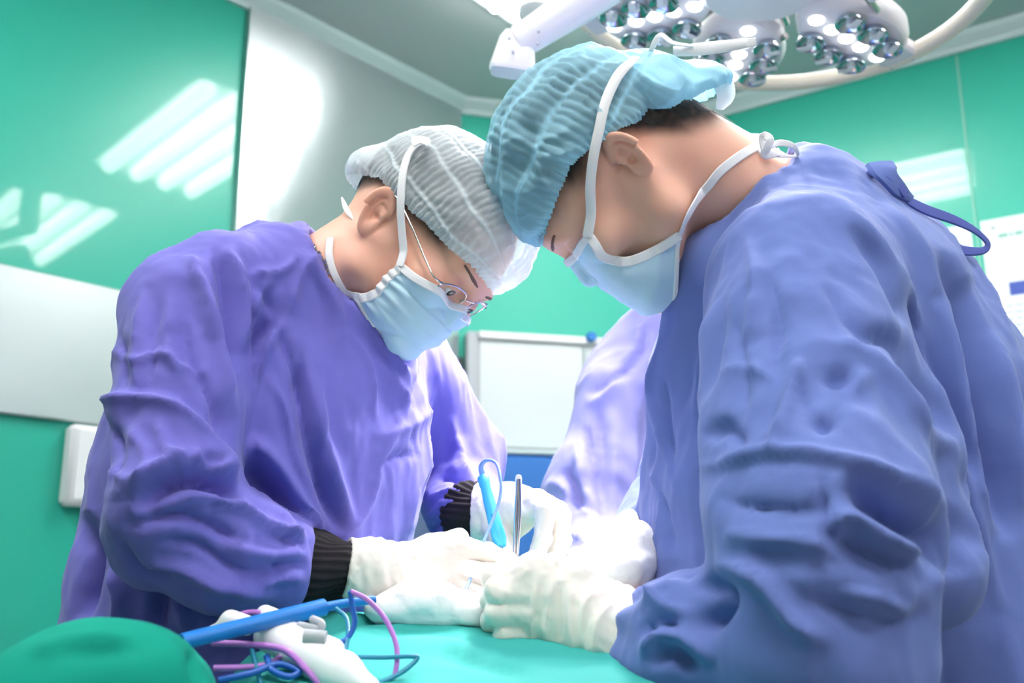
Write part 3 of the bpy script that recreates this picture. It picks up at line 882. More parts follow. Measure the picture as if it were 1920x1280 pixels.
def face_mask(H, parent, name='face_mask', cv=None, ed=None, clear=None):
    """pleated mask: centre profile cv (x,z) and edge profile ed (x,y,z), head coordinates"""
    nu, nv = 61, 56
    cv = spline(np.array([(a, 0, b) for a, b in cv]), nv); ed = spline(np.array(ed, float), nv)
    V = []; uv = []
    for j in range(nv):
        v = j / (nv - 1)
        pl = 0
        for k, c in enumerate((.30, .50, .70)):
            pl += .0022 * (1 / (1 + math.exp(-(v - c) / .008)) ) - .0022 * v
        for i in range(nu):
            u = -1 + 2 * i / (nu - 1); a = abs(u) * math.pi / 2; sg = 1 if u >= 0 else -1
            ca = math.cos(a) ** .80; sa = math.sin(a) ** 1.05
            x = ed[j][0] + (cv[j][0] - ed[j][0]) * ca; y = sg * ed[j][1] * sa; z = ed[j][2] + (cv[j][2] - ed[j][2]) * ca
            V.append((x, y, z)); uv.append((u, v, pl))
    V = H.W(np.array(V)); uv = np.array(uv)
    Q = np.array([(j * nu + i, j * nu + i + 1, (j + 1) * nu + i + 1, (j + 1) * nu + i) for j in range(nv - 1) for i in range(nu - 1)])
    N = vnorm(V, Q); 
    if ((N * (V - H.W((.02, 0, -.05)))).sum(1)).mean() < 0: N = -N; Q = Q[:, ::-1]
    fade = np.clip((1 - np.abs(uv[:, 0])) * 3, 0, 1)
    q = H.L(V)
    D = uv[:, 2] * (.5 + .5 * fade) + .0016 * noise(q * np.array([30, 30, 60]) + 4) * fade + .0012 * np.sin(uv[:, 1] * 40) * (1 - fade) + .0018 * noise(q * 55) * (.3 + .7 * (1 - fade))
    V = V + N * D[:, None]
    sk = lambda p: H.skin(p, False)
    for _ in range(3):
        d = sk(V); V = V + N * np.clip(.0022 - d, 0, .02)[:, None]
    V2 = V - N * .0011
    n = len(V)
    bd = [i for i in range(nu)] + [j * nu + nu - 1 for j in range(1, nv)] + [(nv - 1) * nu + i for i in range(nu - 2, -1, -1)] + [j * nu for j in range(nv - 2, 0, -1)]
    rim = [(bd[k], bd[k] + n, bd[(k + 1) % len(bd)] + n, bd[(k + 1) % len(bd)]) for k in range(len(bd))]
    allQ = np.vstack([Q, Q[:, ::-1] + n, np.array(rim)])
    me = mesh_np(name, np.vstack([V, V2]), allQ)
    o = add_obj(name, me, M_mask, parent)
    # white binding all round
    def border(ids, w, nm):
        MB().ribbon(V[ids] + N[ids] * .0008, N[ids], w, .0016).build(nm, M_white, o)
    border([i for i in range(nu)], .009, 'top_binding')
    border([j * nu for j in range(nv)], .010, 'side_binding'); border([j * nu + nu - 1 for j in range(nv)], .010, 'side_binding')
    border([(nv - 1) * nu + i for i in range(nu)], .005, 'lower_binding')
    o_c = {('top', -1): V[0], ('top', 1): V[nu - 1], ('low', -1): V[(nv - 1) * nu], ('low', 1): V[nv * nu - 1]}
    return o, o_c

def strap(f, pix, parent, width=.009, off=.0035, name='mask_tie', start=None, end=None, n=60, mat=None):
    """tie laid over the surface f along the pixels of its visible run"""
    pts = []; nr = []
    for px, py in pix:
        q, g = march(f, px, py, off); pts.append(q); nr.append(g)
    pts = np.array(pts); nr = np.array(nr)
    if start is not None: pts = np.vstack([start[0], pts]); nr = np.vstack([nr[0], nr])
    if end is not None: pts = np.vstack([pts, end]); nr = np.vstack([nr, np.repeat(nr[-1:], len(end), 0)])
    p = spline(pts, n); g = spline(nr, n)
    d = f(p); gg = sgrad(f, p); gg /= np.linalg.norm(gg, axis=1)[:, None] + 1e-9
    p = p + gg * np.maximum(off - d, 0)[:, None]
    return MB().ribbon(p, g, width).build(name, mat or M_white, parent)

def garment(name, f, lo, hi, h, zc, mat, parent, S, parts=None, base=None, k=3.0, dispose=None, gain=1.0):
    V, Q = poly_tall(f, lo, hi, h, zc, k)
    N = vnorm(V, Q)
    sel = {}
    if parts:
        vals = {a: g(V) for a, g in parts.items()}
        names = list(vals); arr = np.stack([vals[a] for a in names]); best = arr.argmin(0)
        for i, a in enumerate(names): sel[a] = best == i
    D = np.zeros(len(V))
    if base is not None: D += base(V, N, sel)
    D += strokes(V, N, S, sel, gain)
    V = V + N * D[:, None]
    V = relax(V, Q, 1, .2)
    me = mesh_np(name, V, Q)
    return add_obj(name, me, mat, parent)

def cyl_coords(p, pts):
    """length along a polyline and unit direction there"""
    pts = np.asarray(pts, float); best = np.full(len(p), 1e9); s = np.zeros(len(p)); cum = 0
    for i in range(len(pts) - 1):
        a, b = pts[i], pts[i + 1]; L = np.linalg.norm(b - a); ax = (b - a) / L
        t = np.clip((p - a) @ ax, 0, L); d = np.linalg.norm(p - a - t[:, None] * ax, axis=1)
        m = d < best; best[m] = d[m]; s[m] = cum + t[m]; cum += L
    return s, best

def make_glove(name, f, parent, label=None, S=(), h=.0022, wr=None, mat=None):
    lo, hi = f.box
    V, Q = polygonise(f, lo, hi, h)
    N = vnorm(V, Q)
    D = .0016 * creases(V, 38, seed=len(S)) + .0006 * creases(V, 95, seed=3)
    if wr is not None:
        # ring wrinkles around the wrist
        s, _ = cyl_coords(V, wr[0]); w_ = np.exp(-((s - wr[1]) / wr[2]) ** 2)
        D = D + w_ * .0007 * np.sin(s * 2 * math.pi / .013 + 7 * noise(V * 28))
    D = D + strokes(V, N, S)
    V = V + N * D[:, None]
    me = mesh_np(name, V, Q); o = add_obj(name, me, mat or M_latex, parent)
    if label: o['label'] = label
    return o
class HandF:
    """glove shape: palm loft + forearm sleeve + five fingers as chains"""
    def __init__(s, arm, arm_r, palm, palm_rs, palm_rn, side, fingers, fr=.0092, web=.0045):
        s.arm, s.arm_r, s.palm, s.rs, s.rn, s.side, s.fingers, s.fr, s.web = PP(arm), arm_r, PP(palm), palm_rs, palm_rn, side, [PP(q) for q in fingers], fr, web
        a = np.vstack([s.arm, s.palm] + s.fingers); m = max(max(arm_r), .03) + .02
        s.box = (a.min(0) - m, a.max(0) + m)
    def __call__(s, p):
        d = s_loft(p, s.palm, s.rs, s.rn, s.side, .012)
        d = smin(d, s_chain(p, s.arm, s.arm_r, .02), .018)
        fd = None
        for i, c in enumerate(s.fingers):
            n = len(c); r0 = s.fr * (1.18 if i == 0 else (1.0, 1.04, 1.0, .9)[min(i - 1, 3)])
            rad = [r0 * (1.12 - .24 * j / (n - 1)) for j in range(n)]
            e = s_chain(p, c, rad, .003)
            # knuckles
            for j in range(1, n - 1): e = smin(e, np.linalg.norm(p - c[j], axis=1) - rad[j] * 1.04, .003)
            fd = e if fd is None else smin(fd, e, .0008)
        d = smin(d, fd, s.web)
        # rolled rim and flat cut at the cuff end
        ax = unit(s.arm[1] - s.arm[0]); t = (p - s.arm[0]) @ ax
        d = np.maximum(d, -t)
        rr = np.linalg.norm(p - s.arm[0] - t[:, None] * ax, axis=1)
        rim = np.sqrt((rr - s.arm_r[0]) ** 2 + (t - .002) ** 2) - .0026
        return np.minimum(d, rim)
# ================================================================== LEFT SURGEON
DOWN = np.array([0, 0, -1.0])
def shoe_pair(hips, fwd, parent, spread=.11):
    for sg in (-1, 1):
        side = np.array([-fwd[1], fwd[0], 0]); a = hips * [1, 1, 0] + side * spread * sg
        f = lambda p: np.maximum(smin(s_loft(p, [a - fwd * .06 + Z3 * .045, a + fwd * .16 + Z3 * .035], [.043, .047], [.045, .03], side, .02), s_cone(p, a + Z3 * .05, a + Z3 * .10, .045, .043), .03), -p[:, 2])
        V, Q = polygonise(f, a - [.25, .25, 0] + Z3 * -.02, a + [.25, .25, .17], .008)
        add_obj('clog', mesh_np('clog', V, Q), M_dark, parent)

hL = Head((722, 400), 1.03, (.67, .74), (.74, -.67), 22, -1, .975, short=.74, nose=.012)
neckL0 = hL.W((-.022, 0, -.02)); neckL1 = P(592, 560, 1.10)
hL.neck = lambda p: s_cone(p, neckL0, neckL1, .052, .062)
t1 = PP([(585, 590, 1.13), (560, 650, 1.13), (525, 780, 1.12), (480, 950, 1.10), (425, 1120, 1.08)])
shL = unit(P(740, 690, 1.27) - P(350, 570, 1.02))
hipL = t1[-1]; lowL = np.array([hipL[0] - .09, hipL[1] + .02, .40])
def torsoL(p):
    d = s_loft(p, list(t1) + [lowL], [.10, .155, .165, .165, .150, .17], [.075, .105, .150, .160, .135, .15], shL, .05)
    d = smin(d, s_cone(p, P(420, 535, 1.03), P(700, 660, 1.24), .055, .062), .05)
    d = smin(d, s_cone(p, P(570, 545, 1.10), P(490, 565, 1.12), .058, .070), .05)
    return d
armL = PP([(358, 600, 1.0), (330, 945, .885), (420, 1030, .90), (560, 1062, .935), (640, 1072, .95)])
armLr = [.068, .051, .047, .042, .034]
def sleeveL(p): 
    d = s_chain(p, armL[:2], armLr[:2], .03)
    d = smin(d, s_chain(p, armL[1:4], armLr[1:4], .03), .02)
    d = smin(d, s_cone(p, P(262, 1000, .90), P(272, 1040, .90), .024, .026), .04)
    ax = unit(armL[4] - armL[3]); t = (p - P(575, 1060, .937)) @ ax
    return smax(d, t, .012)
armL2 = PP([(745, 690, 1.27), (850, 860, 1.30), (868, 955, 1.20), (880, 962, 1.17)])
def sleeveL2(p):
    d = s_chain(p, armL2, [.07, .060, .038, .027], .03)
    return d
def gownL(p):
    d = smin(torsoL(p), sleeveL(p), .016)
    d = smin(d, sleeveL2(p), .02)
    d = smax(d, -(smin(hL.neck(p), s_cone(p, neckL0, hL.W((.03, 0, -.02)), .05, .06), .02) - .007), .008)
    return np.maximum(d, .38 - p[:, 2])
pL = empty('person', (hipL[0], hipL[1], 0), 'surgeon with glasses in violet gown, pleated cap and mask, bending in from the left', 'person', 'operating team')
def slimL(p):
    d = smin(hL.skin(p), hL.neck(p), .03)
    d = smin(d, s_loft(p, t1, [.05, .11, .12, .12, .12], [.04, .055, .09, .10, .10], shL, .03), .03)
    d = smin(d, s_chain(p, armL, [.035, .030, .028, .026, .018], .01), .03)
    d = smin(d, s_chain(p, armL2, [.035, .03, .022, .018], .01), .03)
    for sg in (-1, 1):
        a = hipL + np.array([-.02, 0, -.05]) + shL * [1, 1, 0] * sg * .06
        d = smin(d, s_chain(p, [a, np.array([a[0] - .05, a[1] - .01, .5]), np.array([a[0] - .05, a[1], .09])], [.075, .055, .045], .02), .03)
    return d
lo = np.array([-.62, .70, .06]); hi = np.array([.25, 1.65, 1.85])
bodyL = fine_body('body', slimL, lo, hi, 1.25, 4, [(hL.W((-.012, -.078, 0)), .034), (hL.W((.085, -.02, 0)), .045)], M_skin, pL)
shoe_pair(hipL + np.array([-.07, 0, 0]), unit([.75, -.3, 0]), pL)
eyes(hL, bodyL, pL)
# eyebrows
for sg in (-1, 1):
    b = [hL.W((.1015 - .012 * k * k, sg * (.016 + .030 * k), .021 + .004 * k)) for k in (0, .33, .66, 1)]
    b = spline(b, 12); g_ = sgrad(lambda p: hL.skin(p, False), b); b = b + g_ * (.0010 - hL.skin(b, False))[:, None]
    MB().tube(b, [.0010 + .0010 * math.sin(3 * i / 11) for i in range(12)], 8).build('eyebrow', M_brow, bodyL)


# cap
def capLs(q):
    d = smin(s_ell(q, (.002, 0, .050), (.106, .089, .091)), s_ell(q, (.062, 0, .066), (.050, .068, .050)), .025)
    d = smin(d, s_ell(q, (-.078, -.010, .020), (.036, .060, .036)), .014)
    return d
def capLcut(q):
    return q[:, 2] - (.020 + .09 * np.maximum(q[:, 0] - .02, 0) - .55 * np.maximum(-.045 - q[:, 0], 0)) + .002 * noise(q * 45)
hair_shell(hL, lambda q: np.minimum(capLcut(q) + .004, (.066 - q[:, 0]) * .6), pL, fade=.018)
capL = fan_cap(hL, capLs, capLcut, M_cap, pL, .0017, (.125, 0, .045), (-.09, 0, .055), .0072, 15, 2.0)
# mask
mL, cL = face_mask(hL, pL, cv=[(.096, -.019), (.106, -.028), (.110, -.042), (.106, -.062), (.095, -.080), (.078, -.092)],
                   ed=[(.053, .070, -.025), (.052, .069, -.037), (.052, .067, -.048), (.053, .063, -.062), (.045, .058, -.076), (.033, .052, -.083)])
skL = lambda p: smin(hL.skin(p), hL.neck(p), .02)
capfL = lambda p: np.minimum(hL.skin(p, False), np.maximum(capLs(hL.L(p)) * hL.s, -1)) - .002
q0 = cL[('top', -1)]
u_, v_, z_ = proj(q0[None]); print('mask L top corner', u_, v_); u2_, v2_, z2_ = proj(cL[('low', -1)][None]); print('low', u2_, v2_)
strap(capfL, [(756, 470), (752, 420), (751, 370), (756, 320), (768, 285), (790, 262)], mL, .0095, .0030, start=[q0])
skn = lambda p: np.minimum(smin(hL.skin(p, False), hL.neck(p), .02), gownL(p) + .004)
strap(skn, [(648, 548), (630, 520), (617, 480), (619, 445)], mL, .0085, .002, start=[cL[('low', -1)]])
# loose knots of the ties
MB().ribbon(spline(PP([(782, 272, 1.01), (778, 262, 1.02), (800, 264, 1.03), (792, 270, 1.0)]), 14), [-FW] * 14, .008).build('tie_knot', M_white, mL)
MB().ribbon(spline(PP([(662, 412, 1.06), (650, 392, 1.07), (641, 370, 1.08)]), 12), [unit(-FW + RT * .6)] * 12, [.002 + .005 * math.sin(math.pi * i / 11) for i in range(12)]).build('tie_end', M_white, mL)
# necklace
hn = lambda p: hL.neck(p)
ch = MB(); pp = []
axn = unit(neckL1 - neckL0); sdn = unit(np.cross(axn, FW)); cc = neckL0 + (neckL1 - neckL0) * .66; e2n = np.cross(axn, sdn)
pp = [cc + (.0595) * (math.cos(a) * sdn + math.sin(a) * e2n) for a in np.linspace(0, 2 * math.pi, 61)]
for i in range(60):
    ch.box((pp[i] + pp[i + 1]) / 2, (.0055, .0022, .009 if i % 2 else .006), [unit(pp[i + 1] - pp[i]), unit((pp[i] + pp[i + 1]) / 2 - cc), axn], .0008)
nk = ch.build('necklace', M_wire, pL); nk['kind'] = 'stuff' if False else ''; del nk['kind']

# glasses
gX, gY, gU = hL.M; gs = hL.s
def gl(x, y, z): return hL.W((x, y, z))
gp = empty('eyeglasses', gl(.118, 0, 0), None, None); 
gp.parent = pL; gp.matrix_parent_inverse = parent_world(pL).inverted()
for sg in (-1, 1):
    cy, cz = sg * .034, -.006
    def rimpt(a, k=1.0):
        s_ = lambda v, e: math.copysign(abs(v) ** e, v)
        y = cy + .0245 * k * s_(math.cos(a), .75); z = cz + .0165 * k * s_(math.sin(a), .8)
        return gl(.1045 - .010 * ((y / .06) ** 2) - .004 * (-(z - .01) / .02), y, z + .14 * y)
    rp = [rimpt(a) for a in np.linspace(0, 2 * math.pi, 41)]
    rm = MB().tube(rp, .0009, 8, caps=False).build('rim', M_wire, gp)
    n = 40; V = [gl(.1035, cy, cz + .14 * cy)] + [rimpt(a, .98) for a in np.linspace(0, 2 * math.pi, 41)[:-1]]
    V2 = [np.array(v) - gX * .0015 for v in V]
    F = [(0, 1 + i, 1 + (i + 1) % n) for i in range(n)] + [(n + 1, n + 2 + (i + 1) % n, n + 2 + i) for i in range(n)] + [(1 + i, n + 2 + i, n + 2 + (i + 1) % n, 1 + (i + 1) % n) for i in range(n)]
    MB().add(V + V2, F).build('lens', M_lens, gp)
    MB().tube(spline([gl(.0955, sg * .058, .004 + sg * .008), gl(.088, sg * .070, .003 + sg * .009), gl(.070, sg * .0745, .006 + sg * .007), gl(.03, sg * .079, .012), gl(-.010, sg * .080, .020), gl(-.022, sg * .079, .004)], 40), .0011, 8).build('temple', M_wire, gp)
    MB().tube(spline([gl(.1035, sg * .011, .000), gl(.099, sg * .012, -.004), gl(.097, sg * .012, -.010)], 10), .0007, 6).build('nose_pad_arm', M_wire, gp)
    MB().lathe(gl(.097, sg * .0115, -.012), [(0, -.001), (.003, -.0005), (.003, .0005), (0, .001)], gY, n=10).build('nose_pad', M_lens, gp)
MB().tube(spline([gl(.1040, -.0105, .002), gl(.1085, 0, .006), gl(.1040, .0105, .005)], 12), .0010, 8).build('bridge', M_wire, gp)

SL = [
 ('S', 6, 5.0, [(182, 742), (240, 740), (295, 745), (345, 765), (395, 808), (425, 855), (436, 905)], 'arm'),
 ('r', 8, 3.0, [(182, 752), (240, 750), (295, 755), (345, 775), (390, 815)], 'arm'),
 ('v', 14, 14, [(262, 955), (300, 915), (350, 898), (400, 905), (450, 935)], 'arm'), ('r', 16, 6, [(270, 915), (330, 872), (400, 880), (440, 912)], 'arm'),
 ('r', 9, 6, [(300, 960), (360, 930), (430, 945), (500, 980), (560, 1010)], 'arm'), ('v', 9, 6, [(240, 985), (330, 965), (400, 985), (470, 1030)], 'arm'),
 ('r', 10, 5, [(420, 1010), (470, 1035), (530, 1040), (560, 1030)], 'arm'), ('v', 8, 5, [(300, 1010), (370, 1020), (430, 1060), (500, 1075)], 'arm'),
 ('r', 12, 6, [(260, 1045), (340, 1060), (420, 1095), (520, 1110)], 'arm'), ('v', 8, 4, [(520, 1000), (550, 1020), (572, 1022)], 'arm'), ('v', 7, 4, [(500, 1060), (540, 1055), (572, 1060)], 'arm'),
 ('r', 7, 4, [(490, 990), (540, 1000), (578, 1012)], 'arm'), ('r', 7, 4, [(480, 1090), (530, 1080), (568, 1085)], 'arm'),
 ('v', 7, 5, [(345, 855), (362, 880), (395, 878)], 'arm'), ('v', 10, 8, [(370, 860), (392, 872), (410, 868)], 'arm'), ('r', 8, 4, [(300, 790), (315, 850), (350, 870)], 'arm'),
 ('y', 6, 4, [(232, 620), (240, 735)], 'arm'), ('x', 6, 4, [(275, 545), (262, 640), (262, 735)], 'arm'), ('y', 6, 4, [(300, 560), (290, 640), (288, 735)], 'arm'),
 ('x', 6, 5, [(322, 560), (318, 640), (335, 715)], 'arm'), ('x', 6, 4, [(205, 650), (260, 680), (300, 665), (335, 690), (390, 700)], 'arm'), ('y', 8, 6, [(350, 600), (360, 680), (400, 760), (420, 840)], 'arm'),
 ('r', 10, 6, [(375, 520), (400, 600), (415, 700), (428, 790)], 'arm'), ('v', 10, 8, [(400, 470), (425, 560), (430, 650), (440, 700)], None), ('r', 9, 6, [(355, 480), (380, 560), (390, 640)], 'arm'),
 ('y', 7, 4, [(215, 780), (235, 850), (215, 930)], 'arm'), ('x', 8, 4, [(240, 790), (280, 870), (250, 960)], 'arm'), ('x', 8, 4, [(205, 880), (260, 905), (330, 860)], 'arm'),
 ('v', 6, 4, [(230, 1000), (260, 1060), (330, 1085)], 'arm'),
 # torso
 ('r', 10, 7, [(420, 470), (445, 520), (450, 600), (445, 660)], None), ('r', 12, 6, [(510, 520), (480, 560), (450, 640)], 'torso'),
 ('x', 7, 6, [(455, 520), (530, 510), (560, 480)], 'torso'), ('y', 7, 5, [(470, 540), (500, 560), (520, 600)], 'torso'),
 ('v', 10, 9, [(515, 590), (480, 640), (450, 700), (440, 720)], 'torso'), ('r', 10, 8, [(530, 600), (500, 650), (470, 710), (445, 790)], 'torso'),
 ('r', 14, 9, [(430, 838), (480, 838), (520, 875), (560, 940), (595, 1000)], 'torso'), ('v', 22, 16, [(440, 880), (490, 900), (530, 960), (560, 1000)], 'torso'),
 ('v', 9, 8, [(560, 640), (565, 740), (578, 830), (600, 910), (635, 1000)], 'torso'), ('r', 11, 7, [(590, 700), (600, 800), (625, 900), (660, 990)], 'torso'),
 ('v', 8, 5, [(520, 620), (550, 690), (562, 760)], 'torso'), ('r', 9, 5, [(500, 700), (540, 780), (555, 860), (600, 960)], 'torso'),
 ('x', 9, 6, [(640, 560), (700, 640), (745, 700), (768, 760)], 'torso'), ('y', 8, 5, [(665, 570), (730, 640), (780, 700)], 'torso'),
 ('x', 9, 5, [(600, 480), (560, 520), (540, 590)], 'torso'), ('r', 10, 5, [(560, 470), (620, 560), (640, 640)], 'torso'),
 ('y', 8, 5, [(620, 790), (600, 850), (610, 930), (650, 1000)], 'torso'), ('x', 9, 5, [(760, 760), (720, 850), (690, 950), (640, 1010)], 'torso'),
 ('x', 8, 4, [(700, 680), (760, 760), (755, 840)], 'torso'), ('y', 8, 4, [(790, 680), (760, 780), (780, 860)], 'torso'), ('x', 8, 4, [(700, 820), (760, 800), (810, 760)], 'torso'),
 ('x', 8, 4, [(820, 760), (800, 850), (770, 930), (760, 1000)], 'torso'), ('y', 9, 4, [(700, 900), (730, 860), (780, 850)], 'torso'), ('x', 7, 4, [(650, 620), (690, 700), (700, 790)], 'torso'),
 ('v', 16, 14, [(160, 960), (170, 1050), (150, 1170)], 'torso'), ('r', 12, 8, [(215, 1060), (235, 1120), (225, 1180)], 'torso'), ('v', 16, 12, [(300, 1100), (290, 1180)], 'torso'),
 ('r', 12, 8, [(340, 1120), (350, 1180)], 'torso'), ('v', 20, 12, [(420, 1120), (430, 1180)], 'torso'),
 # far sleeve
 ('y', 6, 5, [(820, 900), (850, 900), (880, 930)], 'far'), ('x', 5, 6, [(805, 980), (835, 950), (875, 945)], 'far'), ('y', 5, 6, [(805, 1000), (840, 970), (880, 970)], 'far'),
 ('x', 5, 6, [(820, 1020), (850, 985), (885, 985)], 'far'), ('y', 5, 5, [(835, 1010), (860, 1000), (890, 1000)], 'far'), ('x', 7, 6, [(850, 820), (870, 870), (885, 910)], 'far'),
 ('x', 7, 5, [(805, 940), (850, 925), (885, 935)], 'far'), ('x', 7, 5, [(840, 780), (855, 840), (850, 890)], 'far'),
]
Mst = np.array([[1.0, .2, 0], [.1, 1.0, 0], [0, .15, .42]])
def baseL(V, N, sel):
    D = .0068 * creases(V, 12, Mst, 1) + .0030 * creases(V, 27, Mst, 2) + .0010 * creases(V, 60, Mst, 5) + .0016 * noise(V * 9)
    s, _ = cyl_coords(V, armL)
    # gathers towards the cuff
    w_ = sel['arm'] * np.clip((s - .48) / .10, 0, 1)
    ax = unit(armL[3] - armL[2]); q = V - armL[3]; e1 = unit(np.cross(ax, [0, 1, 0])); e2 = np.cross(ax, e1)
    ph = np.arctan2(q @ e1, q @ e2)
    D = D + w_ * .0035 * np.sin(ph * 13 + 2 * noise(V * 18))
    low = np.clip((1.12 - V[:, 2]) / .1, 0, 1) * sel['torso']
    ph2 = np.arctan2(V[:, 1] - hipL[1], V[:, 0] - hipL[0])
    D = D + low * .016 * np.sin(ph2 * 9 + 1.2 * noise(V * 3))
    return D
gL = garment('gown', gownL, [-.75, .72, .36], [.20, 1.62, 1.72], .0042, 1.02, M_gownL, pL, SL,
             {'arm': sleeveL, 'torso': torsoL, 'far': sleeveL2}, baseL, gain=1.9)
# black knitted cuffs
def cuff(arm, ra, parent, rib=26, side_bulge=0):
    arm = np.asarray(arm); pts = spline(arm, 30); V = []; n = 104; m = len(pts)
    T = np.gradient(pts, axis=0); T /= np.linalg.norm(T, axis=1)[:, None]
    F = []
    for i in range(m):
        e1 = unit(np.cross(T[i], [0.2, 1, .1])); e2 = np.cross(T[i], e1); r = np.interp(i / (m - 1), np.linspace(0, 1, len(ra)), ra)
        for k in range(n):
            a = 2 * math.pi * k / n
            rr = r * (1 + .035 * math.sin(a * rib)) + .004 * math.sin(3 * a + i * .25) * math.sin(math.pi * i / m)
            V.append(pts[i] + rr * (math.cos(a) * e1 + math.sin(a) * e2))
    F = [(i * n + k, i * n + (k + 1) % n, (i + 1) * n + (k + 1) % n, (i + 1) * n + k) for i in range(m - 1) for k in range(n)] + [tuple(range(n))[::-1], tuple((m - 1) * n + k for k in range(n))]
    return MB().add(V, F).build('cuff', M_cuff, parent, auto=0)
cuff(PP([(560, 1066, .935), (595, 1064, .940), (645, 1064, .948), (665, 1065, .950)]), [.036, .0335, .0275, .022], gL)
cuff(PP([(872, 960, 1.165), (885, 962, 1.155), (905, 965, 1.150), (915, 966, 1.148)]), [.036, .0335, .030, .024], gL)
# gloves
g1 = HandF(arm=[(648, 1065, .948), (700, 1072, .955), (770, 1082, .965)], arm_r=[.0265, .0275, .0265],
           palm=[(765, 1082, .965), (815, 1075, .972), (868, 1066, .980)], palm_rs=[.029, .037, .040], palm_rn=[.020, .019, .015], side=UPV,
           fingers=[[(790, 1050, .990), (850, 1020, 1.010), (910, 1035, 1.020), (955, 1060, 1.015)],
                    [(862, 1032, .975), (912, 1036, .975), (950, 1052, .980), (978, 1078, .985)],
                    [(868, 1066, .970), (918, 1078, .960), (945, 1108, .965), (935, 1135, .975)],
                    [(864, 1096, .968), (905, 1118, .958), (915, 1145, .966), (895, 1158, .978)],
                    [(852, 1122, .970), (885, 1145, .965), (885, 1165, .975), (868, 1170, .985)]])
S1 = [('x', 5, 2.0, [(745, 1040), (752, 1080), (735, 1120)]), ('x', 5, 2.0, [(690, 1030), (668, 1070), (655, 1105)]), ('r', 6, 2, [(905, 1050), (930, 1100), (950, 1130)]), ('x', 5, 1.6, [(920, 1040), (945, 1080), (950, 1120)]), ('y', 5, 1.5, [(800, 1050), (850, 1060)])]
make_glove('glove', g1, pL, 'cream latex glove on the near hand, cuff pulled over black knit', S1, wr=(g1.arm, .03, .035))
g2 = HandF(arm=[(893, 966, 1.152), (915, 966, 1.150), (930, 966, 1.148)], arm_r=[.032, .032, .030],
           palm=[(925, 968, 1.148), (962, 955, 1.140), (1003, 950, 1.135)], palm_rs=[.030, .026, .018], palm_rn=[.030, .036, .040], side=UPV,
           fingers=[[(925, 990, 1.12), (938, 1015, 1.10), (948, 1040, 1.09), (962, 1062, 1.085)],
                    [(995, 938, 1.115), (1022, 960, 1.095), (1018, 1010, 1.085), (1000, 1058, 1.080)],
                    [(1010, 936, 1.135), (1044, 958, 1.120), (1048, 1005, 1.110), (1030, 1062, 1.100)],
                    [(1015, 942, 1.155), (1052, 968, 1.145), (1054, 1015, 1.135), (1040, 1060, 1.120)],
                    [(1010, 955, 1.172), (1040, 985, 1.168), (1048, 1025, 1.155), (1040, 1060, 1.14)]], fr=.0102)
make_glove('glove', g2, pL, 'cream latex glove on the far hand, holding pencil and forceps', [('y', 4, 1.5, [(1032, 940), (1036, 1000), (1028, 1050)])], wr=(g2.arm, .01, .015))
print('left done', time.time() - T0)
# ================================================================== RIGHT SURGEON
hR = Head((1163, 298), .955, (-.44, .90), (-.90, -.44), -4, 1, .97)
neckR0 = hR.W((-.043, 0, -.035)); neckR1 = P(1440, 400, 1.06)
hR.neck = lambda p: s_cone(p, neckR0, neckR1, .057, .062)
tR = PP([(1475, 470, 1.07), (1535, 560, 1.08), (1570, 720, 1.08), (1600, 900, 1.06), (1620, 1100, 1.04)])
shR = unit(FW + .05 * RT)
hipR = tR[-1]; lowR = np.array([hipR[0] + .08, hipR[1], .40])
def torsoR(p):
    d = s_loft(p, list(tR) + [lowR], [.09, .165, .175, .18, .19, .22], [.080, .120, .172, .212, .215, .20], shR, .05)
    d = smin(d, s_cone(p, P(1500, 500, .92), P(1500, 520, 1.26), .070, .070), .06)
    d = smin(d, s_cone(p, P(1430, 430, 1.05), P(1500, 430, 1.06), .068, .085), .04)
    d = smin(d, s_cone(p, P(1352, 520, 1.02), P(1370, 700, 1.05), .048, .085), .03)
    return d
armR = PP([(1500, 560, .92), (1555, 1000, .745), (1545, 1200, .735), (1330, 1215, .80), (1225, 1205, .845)])
armRr = [.085, .078, .070, .056, .040]
def sleeveR(p):
    d = s_chain(p, armR[:2], armRr[:2], .03)
    d = smin(d, s_chain(p, armR[1:], armRr[1:], .03), .03)
    d = smin(d, s_cone(p, P(1480, 600, .88), P(1440, 950, .78), .05, .045), .04)
    d = smin(d, s_cone(p, P(1650, 800, .88), P(1720, 1060, .82), .05, .05), .05)
    ax = unit(armR[4] - armR[3]); t = (p - P(1208, 1200, .85)) @ ax
    return smax(d, t, .012)
armR2 = PP([(1400, 640, 1.26), (1310, 880, 1.25), (1235, 985, 1.16), (1215, 1005, 1.12)])
def sleeveR2(p): return s_chain(p, armR2, [.07, .06, .042, .036], .03)
def gownR(p):
    d = smin(torsoR(p), sleeveR(p), .014)
    d = smin(d, sleeveR2(p), .02)
    d = smax(d, -(hR.neck(p) - .004), .008)
    a = P(1425, 288, 1.0); b = P(1272, 440, 1.0); nrm = unit(np.cross(b - a, FW)); nrm = nrm if nrm @ RT > 0 else -nrm
    d = smax(d, -((p - a) @ nrm), .006)
    return np.maximum(d, .38 - p[:, 2])
pR = empty('person', (hipR[0], hipR[1], 0), 'surgeon in a gown tinted blue for the light on it, dark hair under a blue bouffant cap, nearest, at right', 'person', 'operating team')
